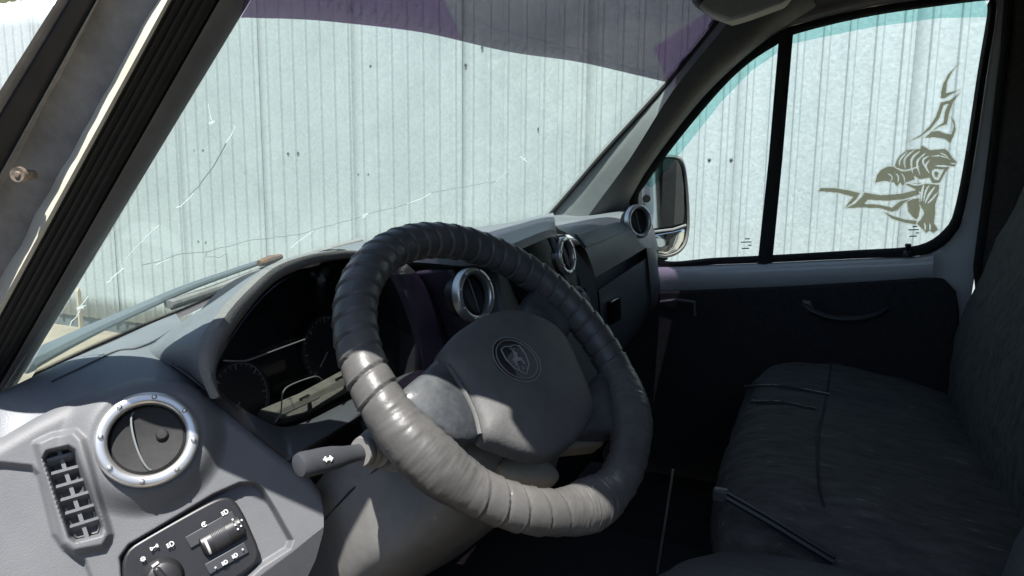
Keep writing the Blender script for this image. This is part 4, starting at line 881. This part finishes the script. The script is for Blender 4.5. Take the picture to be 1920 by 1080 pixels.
# ================================================================== SIDE MIRROR
MN = nrm((-.715, -.70, .0))
def MR(px, py, off=0.0): return PL(px, py, MN, MN@(np.array([1.0, .52, 1.6])+MN*off))
mir = thing('side_mirror', 'tall white edged wing mirror outside the quarter window, reflecting the van', 'wing mirror', tuple(MR(1250, 480)))
mo = [(1206, 306), (1222, 294), (1252, 290), (1274, 294), (1283, 310), (1288, 345), (1291, 390), (1291, 430), (1285, 458), (1272, 474), (1254, 482), (1236, 482), (1222, 470), (1212, 440), (1206, 400), (1203, 350)]
mop = resample(catmull([MR(*p) for p in mo], 5, True), 60, True)
mk('mirror_housing', *loft([[p for p in mop], [p+MN*.006 for p in mop], [np.mean(mop, axis=0)+(p-np.mean(mop, axis=0))*.955+MN*.008 for p in mop], [np.mean(mop, axis=0)+(p-np.mean(mop, axis=0))*.94-MN*.002 for p in mop]], True), M['column'], mir, sharp=60)
mk('mirror_back', *dome(mop, -MN, .07, 6, .6, -.001), M['black'], mir, sharp=60)
g1 = [(1210, 312), (1224, 300), (1252, 297), (1270, 300), (1277, 314), (1282, 350), (1283, 400), (1281, 418), (1260, 424), (1213, 430), (1209, 400), (1207, 350)]
TL = nrm(MN+np.array([-.25, .10, .06]))
mk('main_glass', *prism([MR(*p, .0045) for p in g1], MN, .002), M['mirror'], mir)
g2 = [(1216, 442), (1262, 434), (1284, 428), (1282, 450), (1270, 468), (1252, 476), (1236, 474), (1224, 462)]
mk('wide_glass', *dome(resample([MR(*p, .002) for p in g2], 30, True), MN, .004, 5, 1.0, .001, 1), M['mirror'], mir)
mk('divider', *tube([MR(1212, 436, .005), MR(1262, 430, .005), MR(1286, 422, .005)], .004, 8), M['chrome'], mir)
mk('mirror_arm', *tube([MR(1240, 300, -.03), MR(1210, 330, -.05), np.array([.86, .47, 1.62])], .012, 10), M['black'], mir)
mk('mirror_arm', *tube([MR(1250, 480, -.03), MR(1225, 490, -.05), np.array([.86, .45, 1.45])], .012, 10), M['black'], mir)

# ================================================================== SEATS
def cushion(name, rows, m, parent, sub=2):
    V, F = loft(rows, True, True); o = mk(name, V, F, m, parent, sharp=180, sub=sub)
    tx = bpy.data.textures.new('sag', 'CLOUDS'); tx.noise_scale = .11; tx.noise_depth = 3
    d = o.modifiers.new('d', 'DISPLACE'); d.texture = tx; d.strength = .02; d.mid_level = .5; d.texture_coords = 'LOCAL'; return o
seat = thing('passenger_seat', 'double passenger seat in worn charcoal fabric with torn front edge', 'seat', (.3, -.1, .85))
def csec(x, yb, yf, zt, zb, crown=.02):      # side section of the cushion at x, running round from the back
    return [np.array([x, y, z]) for y, z in [(yb, zb), (yb, zt-.03), (yb*.6+yf*.4, zt), (yb*.25+yf*.75, zt+crown), (yf-.035, zt+crown*.6), (yf, zt-.045), (yf-.005, zt-.11), (yf-.05, zb)]]
xsn = [-.215, -.205, -.17, -.08, .10, .25, .268, .286, .44, .60, .70, .735, .742]
rows = []
for x in xsn:
    e = min(abs(x+.215), abs(.742-x)); e = min(1, e/.07)
    dip = .010 if abs(x-.268) < .005 else 0
    rows.append(csec(x, -.40, .125-.03*(1-e)+.02*math.sin((x+.2)*3.2), 1.222-.05*(1-e)**2-dip, 1.00))
cushion('cushion', rows, M['seat'], seat, 3)
mk('seat_base', *box((.27, -.15, .92), (.84, .42, .18)), M['black'], seat, bevel=.02)
bpy.context.view_layer.update(); _cu = bpy.data.objects['cushion'].evaluated_get(bpy.context.evaluated_depsgraph_get())
def seatpt(px, py):
    mi = _cu.matrix_world.inverted(); r = Vector(nrm(ray(px, py))); ok, p, n_, _ = _cu.ray_cast(mi @ Vector(CAM), mi.to_3x3() @ r)
    return np.array(_cu.matrix_world @ p)-np.array(r)*.003 if ok else AZp(px, py, 1.236)
# tears: raised lips with a dark slit, and seams
for pts in ([(1395, 727), (1440, 724), (1500, 731), (1556, 742)], [(1408, 754), (1460, 756), (1530, 768)]):
    P = [seatpt(*p) for p in catmull(pts, 10)]
    mk('tear', *ribbon([p for p in P], (-.3, .1, 1), [.002+.013*math.sin(math.pi*i/(len(P)-1))*random.uniform(.7, 1) for i in range(len(P))], .001), M['floor'], seat)
    mk('frayed_edge', *ribbon([p+np.array([.009, .0, .001])+np.array([random.uniform(-.002, .002), 0, 0]) for p in P], (-.3, .1, 1), [(.0003 if random.random() < .55 else .0022) for i in range(len(P))], .001), M['wood'], seat)
def sbrow(z, yf, yb, w0, w1):
    return [np.array([x, y, z]) for x, y in [(w0, yb), (w0, yf-.03), (w0+.03, yf), (w0*.7+w1*.3, yf+.012), (w0*.3+w1*.7, yf+.012), (w1-.03, yf), (w1, yf-.03), (w1, yb)]]
rows = [sbrow(z, yf, yb, -.20, .735) for z, yf, yb in [(1.12, -.30, -.48), (1.20, -.275, -.50), (1.32, -.285, -.52), (1.48, -.325, -.55), (1.62, -.37, -.58), (1.74, -.41, -.60), (1.77, -.46, -.57)]]
cushion('backrest', rows, M['seat'], seat, 2)
for pts in ([(1560, 664), (1556, 700), (1545, 765), (1535, 800), (1532, 850), (1536, 915), (1545, 950)],):
    P = [seatpt(*p) for p in catmull(pts, 10)]; mk('seam', *ribbon(P, (-.4, .1, 1), .004, .0008), M['floor'], seat)
gp = [AX(*p, -.222) for p in [(1362, 930), (1440, 975), (1500, 1012), (1562, 1050)]]
mk('seat_side_trim', *tube(catmull(gp, 5), .0085, 10, True, .7), M['black'], seat)
mk('seat_side_edge', *tube(catmull([p+np.array([-.008, 0, .009]) for p in gp], 5), .0012, 6), M['plastic_dark'], seat)
mk('trim_clip', *box(tuple(gp[0]+np.array([0, .008, 0])), (.014, .02, .018)), M['plastic_dark'], seat, bevel=.003)

ds = thing('driver_seat', 'charcoal fabric driver seat at the bottom edge, nearest the camera', 'seat', (-.5, -.2, .85))
rows = []
for x in [-.72, -.71, -.66, -.55, -.38, -.275, -.245, -.235]:
    e = min(1, min(abs(x+.72), abs(-.235-x))/.08)
    rows.append(csec(x, -.42, .185-.08*(1-e), 1.203-.04*(1-e)**2, 1.0))
cushion('cushion', rows, M['seat2'], ds, 3)
mk('seat_base', *box((-.49, -.2, .92), (.36, .42, .18)), M['black'], ds, bevel=.02)
rows = [sbrow(z, yf, yb, -.72, -.27) for z, yf, yb in [(1.12, -.23, -.42), (1.20, -.195, -.42), (1.28, -.19, -.44), (1.36, -.23, -.48), (1.48, -.30, -.52), (1.60, -.36, -.55), (1.66, -.42, -.54)]]
cushion('backrest', rows, M['seat2'], ds, 2)

# ================================================================== WIPER
wp = thing('wiper', 'dark windscreen wiper lying parked along the foot of the glass', 'wiper', tuple(WS(500, 495, .03)))
arm = [WS(*p, .03) for p in [(40, 684), (94, 657), (155, 627), (216, 599), (338, 545), (420, 515), (490, 491), (522, 481)]]
mk('wiper_arm', *tube(catmull(arm, 4), [.020-.014*t**.6 for t in np.linspace(0, 1, 29)], 10, True, .6), mat('arm_paint', (.10, .12, .13), .5), wp)
bl = [WS(*p, .014) for p in [(316, 571), (388, 547), (450, 524), (500, 505), (590, 476), (676, 452)]]
mk('wiper_blade', *tube(catmull(bl, 4), .0085, 10, True, .8), M['dirty'], wp)
mk('blade_rubber', *tube(catmull([p+np.array([0, -.006, -.006]) for p in bl], 4), .0025, 8), M['rubber'], wp)
mk('arm_joint', *tube([WS(*p, .022) for p in [(486, 494), (506, 487), (527, 481)]], [.006, .0085, .005], 10), mat('rust', (.20, .10, .05), .8, nscale=90, nvar=.2, col2=(.09, .085, .08)), wp)
